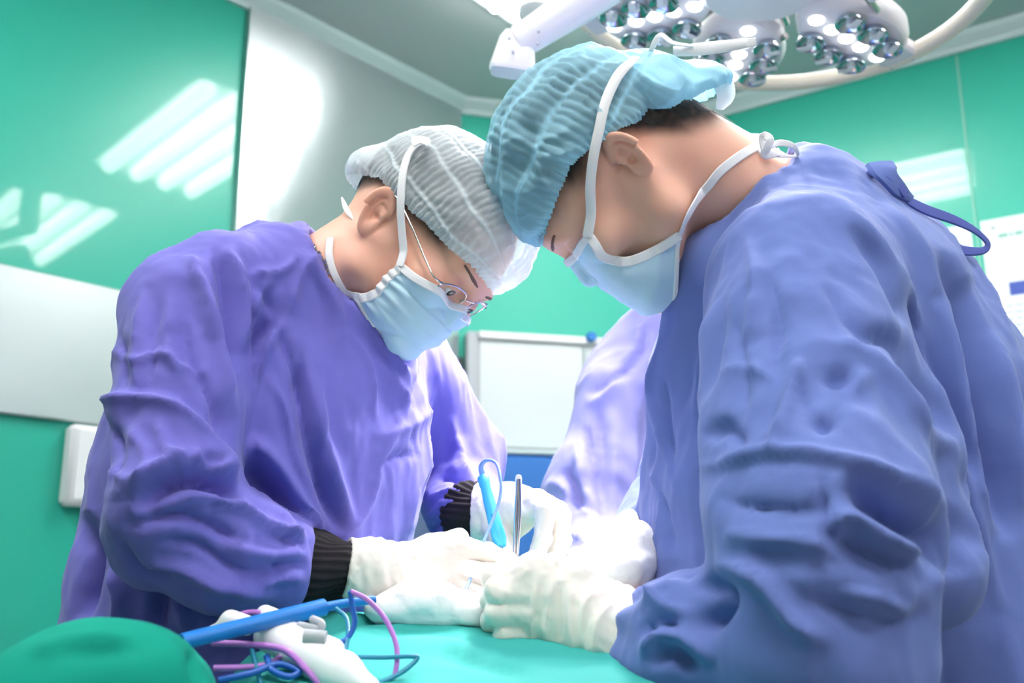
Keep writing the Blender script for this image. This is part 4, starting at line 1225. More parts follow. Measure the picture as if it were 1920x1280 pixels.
def slimR(p):
    d = smin(hR.skin(p), hR.neck(p), .03)
    d = smin(d, s_loft(p, tR, [.05, .11, .12, .12, .12], [.04, .08, .10, .11, .11], shR, .03), .03)
    d = smin(d, s_chain(p, armR, [.035, .026, .024, .022, .020], .01), .03)
    d = smin(d, s_chain(p, armR2, [.035, .03, .022, .018], .01), .03)
    for sg in (-1, 1):
        a = hipR + np.array([.05, sg * .09, -.05])
        d = smin(d, s_chain(p, [a, np.array([a[0], a[1] - .01, .5]), np.array([a[0], a[1], .09])], [.08, .06, .045], .02), .03)
    return d
bodyR = fine_body('body', slimR, np.array([-.10, .55, .06]), np.array([.60, 1.50, 1.80]), 1.28, 4, [(hR.W((-.012, .078, 0)), .034), (hR.W((.085, .02, 0)), .045)], M_skin2, pR)
shoe_pair(hipR + np.array([.05, 0, 0]), unit([-1, 0, 0]), pR)
eyes(hR, bodyR, pR)
for sg in (-1, 1):
    b = [hR.W((.1015 - .012 * k * k, sg * (.016 + .030 * k), .021 + .004 * k)) for k in (0, .33, .66, 1)]
    b = spline(b, 12); g_ = sgrad(lambda p: hR.skin(p, False), b); b = b + g_ * (.0010 - hR.skin(b, False))[:, None]
    MB().tube(b, [.0010 + .0010 * math.sin(3 * i / 11) for i in range(12)], 8).build('eyebrow', M_brow, bodyR)
def capRs(q):
    d = s_ell(q, (-.004, 0, .046), (.106, .089, .088))
    d = smin(d, s_ell(q, (.055, 0, .050), (.046, .066, .046)), .02)
    d = smin(d, s_ell(q, (-.092, .004, -.004), (.038, .064, .050)), .012)
    d = smin(d, s_ell(q, (-.112, .012, -.046), (.032, .048, .032)), .012)
    return d
def capRcut(q):
    x = q[:, 0]
    return q[:, 2] - (.014 + .50 * np.clip(x + .027, 0, .053) + 0.82 * np.minimum(x + .027, 0) - .10 * np.maximum(x - .03, 0)) + .002 * noise(q * 45)
hair_shell(hR, lambda q: capRcut(q) + .010 + .032 * np.clip((-.030 - q[:, 0]) / .03, 0, 1) + .016 * np.exp(-((q[:, 0] - .026) / .016) ** 2) + .0015 * noise(q * 60) - .4 * np.maximum(q[:, 0] - .07, 0), pR, off=.0028, fade=.034)
capR = fan_cap(hR, capRs, capRcut, M_capB, pR, .0019, (.105, 0, .050), (-.12, 0, .03), .0095, 11, 5.0, puff=.008, crump=.008)
mR, cR = face_mask(hR, pR, cv=[(.100, -.004), (.112, -.028), (.119, -.052), (.122, -.078), (.121, -.102), (.102, -.120)],
                   ed=[(.077, .060, -.004), (.088, .054, -.022), (.087, .053, -.040), (.080, .055, -.056), (.059, .056, -.074), (.037, .052, -.086)])
capfR = lambda p: np.minimum(hR.skin(p, False), capRs(hR.L(p)) * hR.s) - .002
strap(capfR, [(1108, 400), (1107, 350), (1112, 300), (1122, 250), (1136, 190), (1160, 140), (1192, 106)], mR, .0100, .0034, start=[cR[('top', 1)]])
sknR = lambda p: smin(hR.skin(p, False), hR.neck(p), .02)
strap(sknR, [(1292, 402), (1318, 360), (1350, 322), (1385, 294), (1418, 274)], mR, .0095, .0025, start=[cR[('low', 1)]])
nfc = lambda n: [-FW] * n
MB().ribbon(spline(PP([(1420, 272, 1.0), (1436, 290, .995), (1430, 256, .99), (1444, 262, .985), (1434, 290, .99), (1462, 284, 1.0)]), 30), nfc(30), .0085).build('tie_knot', M_white, mR)
MB().ribbon(spline(PP([(1436, 276, .995), (1462, 268, .99), (1488, 274, .99), (1495, 292, 1.0), (1470, 292, 1.0), (1440, 286, 1.0)]), 30), nfc(30), [.005 + .002 * math.sin(i / 4) for i in range(30)]).build('tie_loop', M_white, mR)
MB().ribbon(spline(PP([(1215, 108, 1.0), (1222, 92, .99), (1238, 66, .985), (1262, 80, .98), (1300, 86, .98)]), 30), [unit(-FW + UPV * .3)] * 30, [.003 + .003 * math.sin(i / 29 * 3.1) for i in range(30)]).build('tie_loop', M_white, mR)
MB().ribbon(spline(PP([(1262, 96, .985), (1310, 92, .98), (1370, 85, .975), (1418, 78, .97)]), 20), nfc(20), [.010 + .003 * math.sin(i / 5) for i in range(20)]).build('tie_end', M_white, mR)
V = spline(PP([(1328, 128, 1.0), (1350, 145, 1.0), (1362, 178, 1.0), (1350, 205, 1.01)]), 16)
o = MB().ribbon(V, [unit(-FW + .5 * RT)] * 16, [.016, .02, .024, .026, .028, .028, .028, .027, .026, .025, .024, .022, .02, .018, .014, .01]).build('cap_end', M_cap, capR)
attr(o.data, 'thick', [.9] * len(o.data.vertices))

SR = [
 ('S', 8, -5.0, [(1306, 886), (1385, 862), (1458, 853), (1554, 862), (1638, 880), (1723, 915), (1790, 965), (1848, 1035)], None),
 ('r', 9, 5, [(1306, 882), (1385, 858), (1458, 850), (1554, 859), (1638, 876), (1723, 910), (1790, 960)], None),
 ('v', 26, 25, [(1580, 895), (1640, 930), (1700, 965), (1765, 1010), (1785, 1080)], None), ('r', 14, 12, [(1550, 985), (1600, 968), (1660, 1005), (1750, 1040)], None),
 ('y', 16, 9, [(1340, 930), (1400, 948), (1480, 955), (1560, 950)], None), ('v', 8, 6, [(1542, 875), (1548, 965), (1565, 1066)], None), ('r', 12, 7, [(1360, 1000), (1450, 1010), (1540, 1020), (1600, 1050)], None),
 ('v', 20, 16, [(1325, 1085), (1362, 1120), (1345, 1150), (1310, 1185)], None), ('r', 14, 10, [(1345, 1055), (1430, 1080), (1500, 1170), (1560, 1200)], None),
 ('y', 16, 9, [(1500, 1110), (1580, 1150), (1680, 1170), (1750, 1150)], None), ('r', 12, 7, [(1570, 1110), (1650, 1120), (1710, 1160)], None), ('v', 18, 10, [(1540, 1010), (1620, 1040), (1700, 1070), (1760, 1090)], None),
 ('r', 10, 8, [(1497, 678), (1475, 785), (1447, 852)], None), ('r', 10, 7, [(1497, 680), (1520, 750), (1535, 800)], None), ('r', 10, 7, [(1627, 695), (1595, 740), (1560, 800)], None),
 ('v', 14, 10, [(1505, 700), (1530, 790), (1560, 790), (1600, 720)], None), ('v', 16, 14, [(1599, 640), (1666, 633), (1705, 690), (1756, 830)], None), ('r', 14, 10, [(1560, 644), (1627, 668), (1722, 785), (1800, 900)], None),
 ('v', 18, 10, [(1545, 700), (1570, 708), (1600, 700)], None), ('v', 22, 26, [(1808, 520), (1824, 672), (1852, 813), (1895, 1010)], None), ('r', 16, 12, [(1760, 560), (1790, 700), (1820, 830), (1870, 1010)], None),
 ('r', 12, 8, [(1700, 600), (1770, 800), (1840, 1000), (1880, 1150)], None), ('v', 12, 9, [(1730, 640), (1790, 800), (1840, 920)], None), ('r', 14, 8, [(1860, 620), (1900, 800), (1920, 950)], None),
 ('v', 11, 10, [(1590, 425), (1638, 489), (1672, 555), (1712, 633)], None), ('r', 12, 6, [(1560, 380), (1620, 440), (1670, 510), (1730, 630)], None), ('v', 14, 11, [(1755, 480), (1795, 551), (1821, 633)], None),
 ('r', 14, 6, [(1650, 380), (1720, 470), (1760, 560)], None), ('v', 10, 5, [(1545, 540), (1580, 600), (1620, 630)], None), ('r', 10, 5, [(1400, 440), (1420, 520), (1410, 640)], None),
 ('v', 10, 6, [(1440, 520), (1460, 600), (1455, 700)], None), ('r', 9, 5, [(1350, 560), (1320, 660), (1310, 780)], None), ('v', 9, 6, [(1370, 560), (1345, 660), (1325, 760)], None), ('x', 10, 5, [(1420, 560), (1400, 640), (1415, 700)], None),
 ('v', 14, 8, [(1330, 830), (1360, 800), (1400, 840)], None), ('y', 10, 6, [(1380, 600), (1400, 700), (1390, 800)], None), ('x', 10, 5, [(1350, 700), (1400, 690), (1460, 720)], None),
 ('x', 9, 7, [(1235, 640), (1225, 760), (1255, 860), (1275, 920)], None), ('y', 9, 8, [(1255, 700), (1250, 800), (1270, 900)], None), ('x', 8, 6, [(1215, 860), (1240, 960), (1225, 1050)], None),
 ('y', 10, 8, [(1225, 900), (1250, 960), (1262, 1040)], None), ('x', 10, 8, [(1210, 1150), (1240, 1120), (1290, 1090)], None), ('y', 10, 10, [(1200, 1190), (1250, 1170), (1280, 1180)], None), ('x', 10, 8, [(1215, 1090), (1250, 1140), (1300, 1150)], None),
 ('v', 12, 10, [(1225, 1240), (1260, 1220), (1300, 1260)], None), ('r', 12, 8, [(1210, 1230), (1240, 1190), (1290, 1200), (1340, 1240)], None),
]
MsR = np.array([[1.0, .25, -.1], [.1, 1.0, 0], [0, .2, .42]])
def baseR(V, N, sel):
    D = .0075 * creases(V, 9, MsR, 4) + .0032 * creases(V, 21, MsR, 7) + .0010 * creases(V, 50, MsR, 3) + .0016 * noise(V * 8)
    low = np.clip((1.15 - V[:, 2]) / .1, 0, 1) * sel['torso']
    ph2 = np.arctan2(V[:, 1] - hipR[1], V[:, 0] - hipR[0])
    D = D + low * .016 * np.sin(ph2 * 9 + 1.2 * noise(V * 3))
    s, _ = cyl_coords(V, armR); w_ = sel['arm'] * np.clip((s - .42) / .1, 0, 1)
    ax = unit(armR[4] - armR[3]); q = V - armR[4]; e1 = unit(np.cross(ax, [0, 1, 0])); e2 = np.cross(ax, e1)
    D = D + w_ * .0045 * np.sin(np.arctan2(q @ e1, q @ e2) * 9 + 2 * noise(V * 14))
    return D
gR = garment('gown', gownR, [.02, .50, .36], [.75, 1.55, 1.72], .0046, 1.02, M_gownR, pR, SR,
             {'arm': sleeveR, 'torso': torsoR, 'far': sleeveR2}, baseR, gain=1.2)
# neck tie of the gown: knotted flap and a hanging loop
tie = MB().ribbon(spline(PP([(1650, 306, .990), (1660, 322, .980), (1676, 343, .978), (1692, 360, .984), (1708, 374, .99)]), 24), [unit(-FW + .25 * UPV)] * 24, [.030 - .0008 * i + .002 * math.sin(i / 2) for i in range(24)], .004).build('neck_tie', M_gownR, gR)
MB().ribbon(spline(PP([(1628, 326, .995), (1652, 318, .985), (1672, 330, .978), (1698, 366, .982)]), 20), [unit(-FW + .6 * UPV)] * 20, [.012 + .004 * math.sin(i / 5) for i in range(20)], .003).build('neck_tie', M_seam, gR)
MB().ribbon(spline(PP([(1690, 368, .99), (1735, 392, .985), (1790, 412, .985), (1828, 432, .985), (1852, 456, .985), (1840, 470, .985), (1795, 466, .985), (1755, 440, .99), (1715, 395, .995)]), 60), [unit(-FW + .3 * UPV)] * 60, [.0085 + .003 * math.sin(i / 6) for i in range(60)], .002).build('tie_loop', M_seam, gR)
cuff(PP([(1235, 1205, .845), (1190, 1195, .86), (1150, 1185, .868)]), [.034, .030, .024], gR)
g3 = HandF(arm=[(1205, 1212, .855), (1170, 1195, .862), (1120, 1172, .872)], arm_r=[.040, .036, .034],
           palm=[(1125, 1175, .872), (1065, 1140, .88), (985, 1115, .888)], palm_rs=[.036, .042, .040], palm_rn=[.026, .024, .020], side=unit(UPV + .35 * RT),
           fingers=[[(1090, 1095, .885), (1040, 1068, .90), (985, 1075, .915), (945, 1090, .925)],
                    [(1010, 1085, .885), (960, 1085, .895), (925, 1085, .91), (935, 1075, .93)],
                    [(985, 1110, .880), (935, 1110, .882), (925, 1125, .900), (955, 1135, .912)],
                    [(985, 1145, .878), (935, 1148, .880), (925, 1162, .898), (955, 1170, .91)],
                    [(990, 1185, .878), (948, 1186, .880), (940, 1196, .895), (965, 1200, .905)]], fr=.0108)
S3 = [('x', 6, 4.6, [(1040, 1080), (1030, 1140), (1025, 1230)]), ('x', 5, 4.2, [(1010, 1085), (998, 1150), (1000, 1210)]), ('x', 6, 4.2, [(1075, 1090), (1070, 1150), (1080, 1240)]), ('x', 7, 4.6, [(1120, 1100), (1095, 1140), (1090, 1220)]), ('y', 6, 4, [(1050, 1090), (1050, 1200)]), ('x', 6, 4, [(1150, 1130), (1120, 1170), (1115, 1240)])]
make_glove('glove', g3, pR, 'cream latex glove on the near hand, seen from its back', S3, wr=(g3.arm, .03, .02))
g4 = HandF(arm=[(1222, 1012, 1.11), (1190, 1025, 1.10), (1160, 1038, 1.09)], arm_r=[.038, .034, .030],
           palm=[(1160, 1038, 1.09), (1130, 1052, 1.08), (1100, 1066, 1.075)], palm_rs=[.028, .036, .036], palm_rn=[.022, .02, .018], side=FW,
           fingers=[[(1140, 1065, 1.05), (1110, 1085, 1.04), (1085, 1095, 1.04)], [(1105, 1060, 1.05), (1075, 1068, 1.04), (1052, 1085, 1.03)],
                    [(1100, 1058, 1.07), (1068, 1064, 1.06), (1048, 1082, 1.05)], [(1100, 1058, 1.09), (1070, 1062, 1.085), (1052, 1080, 1.07)], [(1105, 1060, 1.11), (1078, 1066, 1.11), (1062, 1082, 1.10)]])
make_glove('glove', g4, pR, 'cream latex glove on the far hand, reaching into the drapes', [], wr=(g4.arm, .03, .03))

# ================================================================== THIRD TEAM MEMBER
hT = Head((1330, 395), 1.52, (-.30, .95), (-.95, -.30), -10, 1, .96)
neckT0 = hT.W((-.025, 0, -.03)); neckT1 = P(1275, 600, 1.58)
hT.neck = lambda p: s_cone(p, neckT0, neckT1, .05, .06)
tT = PP([(1262, 660, 1.60), (1262, 720, 1.60), (1262, 860, 1.60), (1270, 1000, 1.60), (1280, 1150, 1.60)])
shT = unit(RT + .5 * FW)
hipT = tT[-1]; lowT = np.array([hipT[0] + .10, hipT[1], .42])
armT = PP([(1162, 745, 1.52), (1132, 905, 1.47), (1112, 1010, 1.40), (1110, 1080, 1.30)])
def torsoT(p):
    d = s_loft(p, list(tT) + [lowT], [.10, .15, .155, .16, .17, .20], [.07, .10, .12, .13, .14, .17], shT, .05)
    d = smin(d, s_cone(p, P(1238, 625, 1.56), P(1252, 690, 1.58), .042, .075), .05)
    return smin(d, s_cone(p, P(1178, 722, 1.54), P(1380, 730, 1.68), .052, .055), .05)
def sleeveT(p):
    d = s_chain(p, armT, [.062, .070, .052, .04], .03)
    return smin(d, s_cone(p, P(1085, 905, 1.46), P(1045, 925, 1.45), .030, .018), .05)
def gownT(p):
    d = smin(torsoT(p), sleeveT(p), .018)
    d = smin(d, s_chain(p, PP([(1390, 740, 1.68), (1420, 900, 1.66), (1330, 1060, 1.50)]), [.06, .06, .045], .03), .03)
    d = smax(d, -(hT.neck(p) - .008), .008)
    return np.maximum(d, .40 - p[:, 2])
pT = empty('person', (hipT[0], hipT[1], 0), 'team member in a gown coloured paler for the light on it, standing behind between the two surgeons', 'person', 'operating team')
def slimT(p):
    d = smin(hT.skin(p), hT.neck(p), .03)
    d = smin(d, s_loft(p, tT, [.05, .10, .11, .11, .12], [.04, .06, .07, .08, .10], shT, .03), .03)
    d = smin(d, s_chain(p, armT, [.035, .03, .026, .018], .01), .03)
    for sg in (-1, 1):
        a = hipT + np.array([sg * .07 + .05, 0, -.05])
        d = smin(d, s_chain(p, [a, np.array([a[0], a[1] - .01, .5]), np.array([a[0], a[1], .09])], [.08, .06, .045], .02), .03)
    return d
V, Q = poly_tall(slimT, np.array([-.05, 1.1, .06]), np.array([.60, 1.95, 1.95]), .005, 1.30, 3)
bodyT = add_obj('body', mesh_np('body', V, Q), M_skin2, pT)
shoe_pair(hipT + np.array([.05, 0, 0]), unit([-.4, -.9, 0]), pT)
fan_cap(hT, capRs, capRcut, M_capB, pT, .003, (.105, 0, .050), (-.12, 0, .03), .0085, 13, 5.0, puff=.006)
face_mask(hT, pT, cv=[(.100, -.004), (.112, -.028), (.119, -.052), (.118, -.074), (.112, -.094), (.095, -.108)],
          ed=[(.070, .064, -.010), (.062, .064, -.022), (.056, .062, -.040), (.050, .060, -.056), (.045, .056, -.074), (.037, .052, -.086)])
eyes(hT, bodyT, pT)
ST = [('x', 6, 6, [(1205, 600), (1195, 650), (1170, 680)], None), ('y', 6, 5, [(1215, 605), (1205, 660), (1150, 720)], None), ('x', 6, 5, [(1225, 620), (1215, 700)], None), ('y', 6, 5, [(1180, 690), (1140, 720), (1100, 740)], None),
 ('x', 6, 4, [(1170, 700), (1130, 745), (1100, 760)], None), ('v', 8, 8, [(1100, 800), (1110, 860), (1125, 930)], 'arm'), ('r', 9, 7, [(1085, 830), (1092, 900), (1110, 960)], 'arm'), ('v', 9, 9, [(1060, 880), (1075, 910), (1085, 960)], 'arm'),
 ('x', 7, 7, [(1025, 905), (1055, 912), (1100, 960), (1130, 1000)], None), ('y', 7, 8, [(1075, 920), (1110, 970), (1130, 1010)], None), ('x', 6, 5, [(1060, 1000), (1090, 1010), (1110, 1040)], None), ('v', 10, 8, [(1120, 760), (1128, 850), (1133, 1000)], None),
 ('x', 8, 4, [(1180, 730), (1190, 850), (1180, 1000)], None), ('y', 8, 4, [(1215, 720), (1205, 850), (1200, 950)], None), ('x', 7, 4, [(1150, 760), (1155, 850), (1150, 960)], None)]
gT = garment('gown', gownT, [-.05, 1.15, .38], [.75, 1.95, 1.75], .006, 1.0, M_gownT, pT, ST, {'arm': sleeveT, 'torso': torsoT},
        lambda V, N, sel: .0045 * creases(V, 11, MsR, 9) + .003 * creases(V, 24, MsR, 3), gain=1.9)
g5 = HandF(arm=[(1110, 1068, 1.30), (1108, 1090, 1.28), (1100, 1105, 1.25)], arm_r=[.040, .034, .030],
           palm=[(1100, 1100, 1.25), (1095, 1110, 1.22), (1085, 1118, 1.19)], palm_rs=[.030, .038, .036], palm_rn=[.02, .02, .018], side=RT,
           fingers=[[(1120, 1110, 1.22), (1125, 1115, 1.18), (1115, 1122, 1.15)], [(1060, 1112, 1.19), (1055, 1118, 1.16), (1050, 1130, 1.14)], [(1080, 1112, 1.19), (1075, 1118, 1.16), (1072, 1130, 1.14)],
                    [(1100, 1112, 1.19), (1098, 1118, 1.16), (1095, 1130, 1.14)], [(1118, 1112, 1.20), (1118, 1118, 1.17), (1115, 1130, 1.15)]])
make_glove('glove', g5, pT, None, [], h=.003)
print('people done', time.time() - T0)
# ================================================================== OPERATING TABLE, PATIENT, DRAPES
ot = empty('operating_table', (-.05, 1.15, 0), 'operating table hidden below the teal drape', 'operating table')
MB().box((-.04, 1.26, .86), (.33, 1.16, .07), None, .03).build('mattress', M_dark, ot)
MB().box((-.04, 1.26, .81), (.32, 1.14, .03), None, .008).build('table_top', M_wire, ot)
MB().box((-.04, 1.26, .45), (.16, .24, .70), None, .02).build('column', M_wire, ot)
MB().box((-.04, 1.26, .06), (.28, .8, .12), None, .03).build('base', M_grey, ot)

# patient: lying along the table, only a strip of skin shows between the towels
pt = empty('person', (-.05, 1.2, .895), 'patient lying under the teal drape, skin bare only at the opening between the gloves', 'person')
def patient(p):
    c = [(-.04, .76, .955), (-.04, .88, .975), (-.01, 1.10, .985), (0, 1.35, .975), (0, 1.60, .97)]
    d = s_loft(p, c, [.10, .125, .13, .13, .10], [.055, .075, .085, .075, .06], RT, .05)
    d = smin(d, s_cone(p, (0, 1.66, .985), (0, 1.76, .98), .05, .05), .03)
    d = smin(d, s_ell(p, (.105, 1.01, 1.082), (.055, .055, .058)), .03)
    return smin(d, s_ell(p, (0, 1.86, .99), (.075, .105, .09)), .02)
V, Q = polygonise(patient, [-.26, .45, .86], [.24, 2.02, 1.20], .008)
add_obj('body', mesh_np('body', V, Q), M_skin2, pt)

# teal drape: height field over the patient with a window, falling over the table sides
def drape_h(x, y):
    top = 1.114 - .105 * np.clip((.97 - y) / .4, 0, 1) ** 1.1 - .02 * np.clip((y - 1.2) / .5, 0, 1)
    cx = -.03; e = np.abs(x - cx)
    top = top - .9 * np.maximum(e - .13, 0) ** 1.5
    return top
nx, ny = 190, 210
uu = np.linspace(-1, 1, nx); yy = np.linspace(.26, 1.90, ny)
V = []
hw = .175; fall = .50; Y0 = .66
for yq in yy:
    y = max(yq, .66); hw = .175 + .062 * min(max((.98 - y) / .2, 0), 1); drop = max(.66 - yq, 0)
    for u in uu:
        s_ = u * (hw + fall); a = abs(s_); sg = 1 if s_ > 0 else -1
        R_ = .035
        if a < hw - R_: x = -.035 + s_; z = drape_h(np.array(x), np.array(y)); dz = 0
        elif a < hw - R_ + R_ * math.pi / 2:
            t = (a - hw + R_) / R_; x = -.035 + sg * (hw - R_ + R_ * math.sin(t)); z = drape_h(np.array(x), np.array(y)) - R_ * (1 - math.cos(t))
        else:
            b = a - (hw - R_ + R_ * math.pi / 2); x = -.035 + sg * (hw + .03 * b); z = drape_h(np.array(-.035 + sg * hw), np.array(y)) - R_ - b * .98
        V.append((x, y - .03 * min(drop, .03) / .03, max(float(z) - drop, .50)))
V = np.array(V)
Q = np.array([(j * nx + i, j * nx + i + 1, (j + 1) * nx + i + 1, (j + 1) * nx + i) for j in range(ny - 1) for i in range(nx - 1)])
N = vnorm(V, Q)
if N[len(N) // 2, 2] < 0: Q = Q[:, ::-1]; N = -N
sd_ = np.clip((np.abs(V[:, 0] + .035) - .17) / .02, 0, 1)
D = .004 * creases(V, 7, np.array([[1, .3, 0], [0, .8, 0], [0, 0, .15]]), 5) + .0015 * creases(V, 22, None, 6) + sd_ * .014 * np.sin(V[:, 1] * 42 + 2 * noise(V * 3))
SD = [('r', 8, 5, [(560, 1165), (620, 1155), (700, 1150)], None), ('v', 8, 5, [(600, 1190), (680, 1165), (760, 1160), (860, 1168)], None), ('r', 8, 4, [(700, 1180), (800, 1172), (900, 1180)], None),
      ('v', 10, 5, [(820, 1225), (900, 1240), (1000, 1270)], None), ('r', 12, 5, [(700, 1210), (820, 1205), (930, 1230)], None), ('v', 12, 5, [(480, 1200), (560, 1210), (640, 1190)], None)]
D += strokes(V, N, SD)
V = V + N * D[:, None]
# window over the wound
keep = ~((((V[:, 0] - .088) / .062) ** 2 + ((V[:, 1] - 1.06) / .095) ** 2 < 1))
V, Q, _ = cutfaces(V, Q, keep)
dr = add_obj('surgical_drape', mesh_np('surgical_drape', V, Q), M_drape)
m_ = dr.modifiers.new('t', 'SOLIDIFY'); m_.thickness = .002; m_.offset = -1
tag(dr, 'teal drape spread over the table and patient between the surgeons', 'drape')

# green draped bundle in the near left corner
def bundle(p):
    d = s_ell(p, P(190, 1345, .66), (.070, .10, .061))
    d = smin(d, s_cone(p, P(262, 1285, .60), P(272, 1500, .60), .030, .045), .05)
    d = smin(d, s_cone(p, P(-100, 1480, .62), P(180, 1400, .62), .05, .05), .05)
    d = smin(d, s_box(p, P(120, 1700, .64), (.13, .09, .09), .03), .05)
    return d
V, Q = polygonise(bundle, P(120, 1700, .64) - [.25, .2, .2], P(215, 1330, .66) + [.25, .2, .15], .005)
N = vnorm(V, Q)
D = .004 * creases(V, 8, None, 8) + strokes(V, N, [('v', 10, 8, [(372, 1195), (366, 1240), (372, 1290)], None), ('r', 14, 5, [(60, 1225), (150, 1200), (260, 1195)], None), ('v', 16, 2, [(100, 1215), (200, 1225), (300, 1205)], None)])
V = V + N * D[:, None]
bd = add_obj('draped_bundle', mesh_np('draped_bundle', V, Q), M_drapeG)
tag(bd, 'dark green cloth covered bundle in the near left corner', 'draped bundle')
# its stand
st = empty('instrument_stand', P(120, 1700, .64) * [1, 1, 0], 'instrument stand under the green cloth bundle', 'stand')
b0 = P(120, 1700, .64); zt = b0[2] - .10
MB().box((b0[0], b0[1], zt), (.26, .20, .012), None, .004).build('tray', M_wire, st)
MB().tube([(b0[0], b0[1], zt), (b0[0], b0[1], .05)], .014, 16).build('pole', M_wire, st)
for a in range(4):
    t_ = a * math.pi / 2 + .6
    MB().tube([(b0[0], b0[1], .07), (b0[0] + .12 * math.cos(t_), b0[1] + .12 * math.sin(t_), .045)], .011, 10).build('leg', M_wire, st)
    MB().lathe((b0[0] + .12 * math.cos(t_), b0[1] + .12 * math.sin(t_) - .008, .022), [(0, 0), (.022, 0), (.022, .016), (0, .016)], (0, 1, 0), n=16).build('caster', M_dark, st)

# towels and gauze
def cloth_lump(name, spec, label, cat, h=.003, mat=None, S=(), sc=30):
    cs = np.array([c for c, r in spec]); m = .09
    def f(p):
        d = None
        for c, r in spec:
            e = s_ell(p, c, r); d = e if d is None else smin(d, e, .018)
        return d
    V, Q = polygonise(f, cs.min(0) - m, cs.max(0) + m, h); N = vnorm(V, Q)
    D = .0030 * creases(V, sc, None, 3) + .0012 * creases(V, sc * 2.4, None, 4) + strokes(V, N, S)
    o = add_obj(name, mesh_np(name, V + N * D[:, None], Q), mat or M_white)
    return tag(o, label, cat)
cloth_lump('towel', [(P(745, 1142, .925), (.030, .03, .014)), (P(800, 1132, .925), (.034, .035, .022)), (P(860, 1148, .93), (.034, .035, .017)), (P(900, 1158, .93), (.018, .02, .012))],
           'crumpled white towel on the teal drape under the gloved hands', 'towel')
cloth_lump('gauze_pad', [(P(1105, 1110, 1.05), (.03, .03, .016)), (P(1060, 1130, 1.04), (.03, .03, .014))], 'white gauze pad between the gloved hands at the wound', 'gauze', sc=34)
cloth_lump('towel', [(P(1165, 1068, 1.0), (.032, .035, .024)), (P(1190, 1030, 1.02), (.026, .03, .030)), (P(1140, 1088, 1.0), (.018, .03, .015))], 'white towel against the gown of the right surgeon above the patient skin', 'towel', sc=26)

# blue pencil held in the far glove
pa, pb = P(905, 893, 1.075), P(940, 1024, 1.035)
ep = empty('cautery_pencil', (pa + pb) / 2, 'light blue cautery pencil held upright in the far glove', 'surgical instrument')
ax_ = unit(pb - pa); L_ = np.linalg.norm(pb - pa)
sidev = unit(RT - ax_ * (RT @ ax_))
MB().lathe(pa, [(0, 0), (.0060, 0), (.0072, .002), (.0070, .010), (.0062, .014), (.0072, .030), (.0078, L_ * .6), (.0085, L_ * .9), (.0060, L_), (0, L_)], ax_, n=20, sx=.9, xref=RT).build('barrel', M_bluec, ep)
MB().box(pa + ax_ * .05 - FW * .0068, (.005, .004, .018), [sidev, FW, ax_], .0015).build('switch', M_blue, ep)
MB().tube([pb - ax_ * .002, pb + ax_ * .02], .0012, 8).build('tip', M_wire, ep)
MB().tube(spline(PP([(907, 896, 1.075), (902, 875, 1.075), (912, 863, 1.07), (930, 868, 1.06), (938, 895, 1.045), (938, 930, 1.035), (925, 972, 1.02), (908, 1012, 1.005), (895, 1050, .99), (880, 1090, .95), (868, 1118, .928)]), 80),
          [.0036 * (1 - .55 * min(1, i / 20)) for i in range(80)], 10).build('cable', M_cablel, ep)
# forceps
fa, fb = P(972, 898, 1.062), P(970, 1038, 1.045)
fo = empty('forceps', (fa + fb) / 2, 'thin steel forceps standing upright beside the blue pencil', 'surgical instrument')
MB().tube(spline([fa, fa * .5 + fb * .5 + RT * .0016, fb], 20), [.0026 - .0010 * i / 19 for i in range(20)], 10).build('arm', M_wire, fo)
MB().tube(spline([fa, fa * .5 + fb * .5 - RT * .0020, fb - RT * .003], 20), [.0026 - .0010 * i / 19 for i in range(20)], 10).build('arm', M_wire, fo)
MB().lathe(fa - UPV * .008, [(0, -.008), (.0030, -.006), (.0036, 0), (.0036, .009), (.0028, .012), (0, .013)], unit(fa - fb), n=14).build('end_cap', M_plas, fo)

# thick blue handle lying across the drape
h0, h1 = P(340, 1203, .74), P(607, 1138, .83)
hd = empty('suction_handle', (h0 + h1) / 2, 'thick royal blue tube lying across the drape from the green bundle', 'suction tube')
MB().tube([h0, h1], [.0062, .0072], 20).build('handle', M_blue, hd)
MB().tube(spline([h1, P(650, 1130, .845), P(702, 1124, .86)], 16), [.0038] * 16, 14).build('hose', M_blue, hd)
# white plug lying on the drape
pg_ = empty('cable_plug', P(560, 1215, .79), 'white plastic cable plug with grey levers on the teal drape', 'plug')
def plug(p):
    d = s_cone(p, P(505, 1192, .80), P(640, 1262, .76), .0125, .016)
    d = smin(d, s_cone(p, P(535, 1180, .805), P(625, 1218, .785), .0085, .009), .006)
    d = smin(d, s_cone(p, P(640, 1262, .76), P(690, 1290, .745), .0145, .009), .008)
    return smin(d, s_cone(p, P(560, 1230, .78), P(610, 1250, .77), .010, .010), .006)
a_ = PP([(380, 1100, .74), (760, 1400, .84)])
V, Q = polygonise(plug, [-.28, .68, .98], [-.08, .84, 1.12], .0016)
add_obj('body', mesh_np('body', V, Q), M_plas, pg_)
MB().tube(PP([(570, 1192, .775), (612, 1196, .775)]), .0056, 14).build('lever', M_grey, pg_)
MB().tube(spline(PP([(560, 1172, .80), (598, 1178, .79), (602, 1168, .79), (586, 1160, .80)]), 16), .0032, 10).build('lever', M_grey, pg_)
pg2 = MB(); 
def plug2(p): return smin(s_cone(p, P(432, 1163, .80), P(462, 1172, .80), .0085, .008), s_cone(p, P(420, 1176, .80), P(400, 1180, .80), .006, .004), .006)
V, Q = polygonise(plug2, P(430, 1168, .80) - .05, P(430, 1168, .80) + .05, .0016)
tag(add_obj('connector_cap', mesh_np('connector_cap', V, Q), M_plas), 'small white connector left of the blue handle', 'connector')
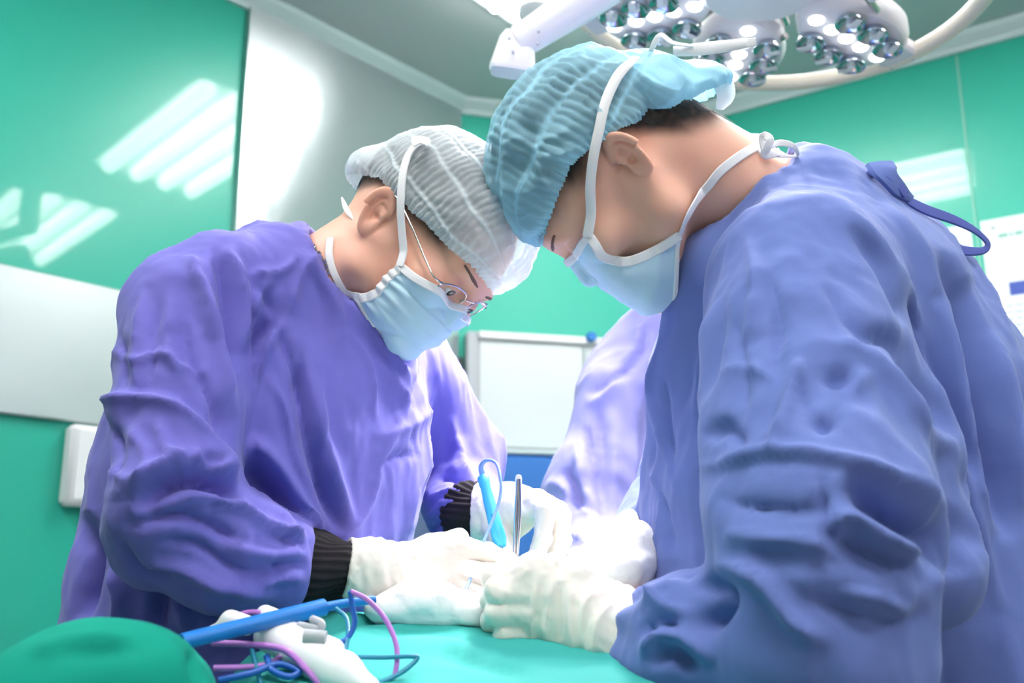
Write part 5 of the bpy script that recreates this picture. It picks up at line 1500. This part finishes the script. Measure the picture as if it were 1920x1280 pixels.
def plug3(p): return s_cone(p, P(497, 1152, .83), P(515, 1158, .83), .0080, .0075)
V, Q = polygonise(plug3, P(506, 1155, .83) - .04, P(506, 1155, .83) + .04, .0016)
tag(add_obj('connector_cap', mesh_np('connector_cap', V, Q), M_plas), 'small white connector behind the middle of the blue handle', 'connector')
# cables
def cable(pts, r, mat, label):
    return tag(MB().tube(spline(PP(pts), 90), r, 10).build('cable', mat), label, 'cable', 'cables looping over the drape')
cable([(624, 1213, .79), (652, 1195, .80), (665, 1168, .80), (660, 1135, .80), (657, 1108, .80)], .0022, M_cableb, 'dark blue cable rising in front of the near glove cuff')
cable([(657, 1108, .80), (690, 1125, .80), (722, 1160, .795), (742, 1205, .785), (744, 1245, .775), (735, 1290, .765)], .0021, M_cablep, 'purple and navy cable arching down right of the plug')
cable([(398, 1205, .79), (450, 1207, .785), (520, 1214, .77), (550, 1230, .765), (580, 1262, .755), (605, 1290, .75)], .0026, M_cablep, 'purple cable running over the white plug to the lower edge')
cable([(400, 1252, .76), (450, 1251, .765), (500, 1245, .77), (545, 1220, .78)], .0024, M_cablep, 'purple cable lying left of the white plug')
cable([(440, 1163, .82), (455, 1150, .825), (480, 1147, .825), (498, 1152, .825)], .0022, M_cablep, 'short purple cable arching behind the blue handle')
cable([(605, 1290, .75), (640, 1240, .77), (660, 1232, .775), (720, 1232, .775), (770, 1230, .775), (782, 1235, .775), (750, 1262, .765), (700, 1285, .755)], .0019, M_cablet, 'teal cable in a pointed loop at right of the plug')
cable([(410, 1275, .75), (470, 1262, .755), (520, 1245, .765), (560, 1258, .76), (540, 1268, .755), (510, 1255, .76), (500, 1230, .775)], .0026, M_cableb, 'navy blue cable coiled below the white plug')
cable([(630, 1140, .83), (650, 1160, .82), (652, 1195, .80), (645, 1230, .785)], .0018, M_cablet, 'thin teal cable running down behind the navy one')
cable([(470, 1205, .785), (478, 1240, .77), (490, 1285, .755)], .0020, M_cablet, 'thin teal cable crossing under the purple ones at left')
print('all done', time.time() - T0)
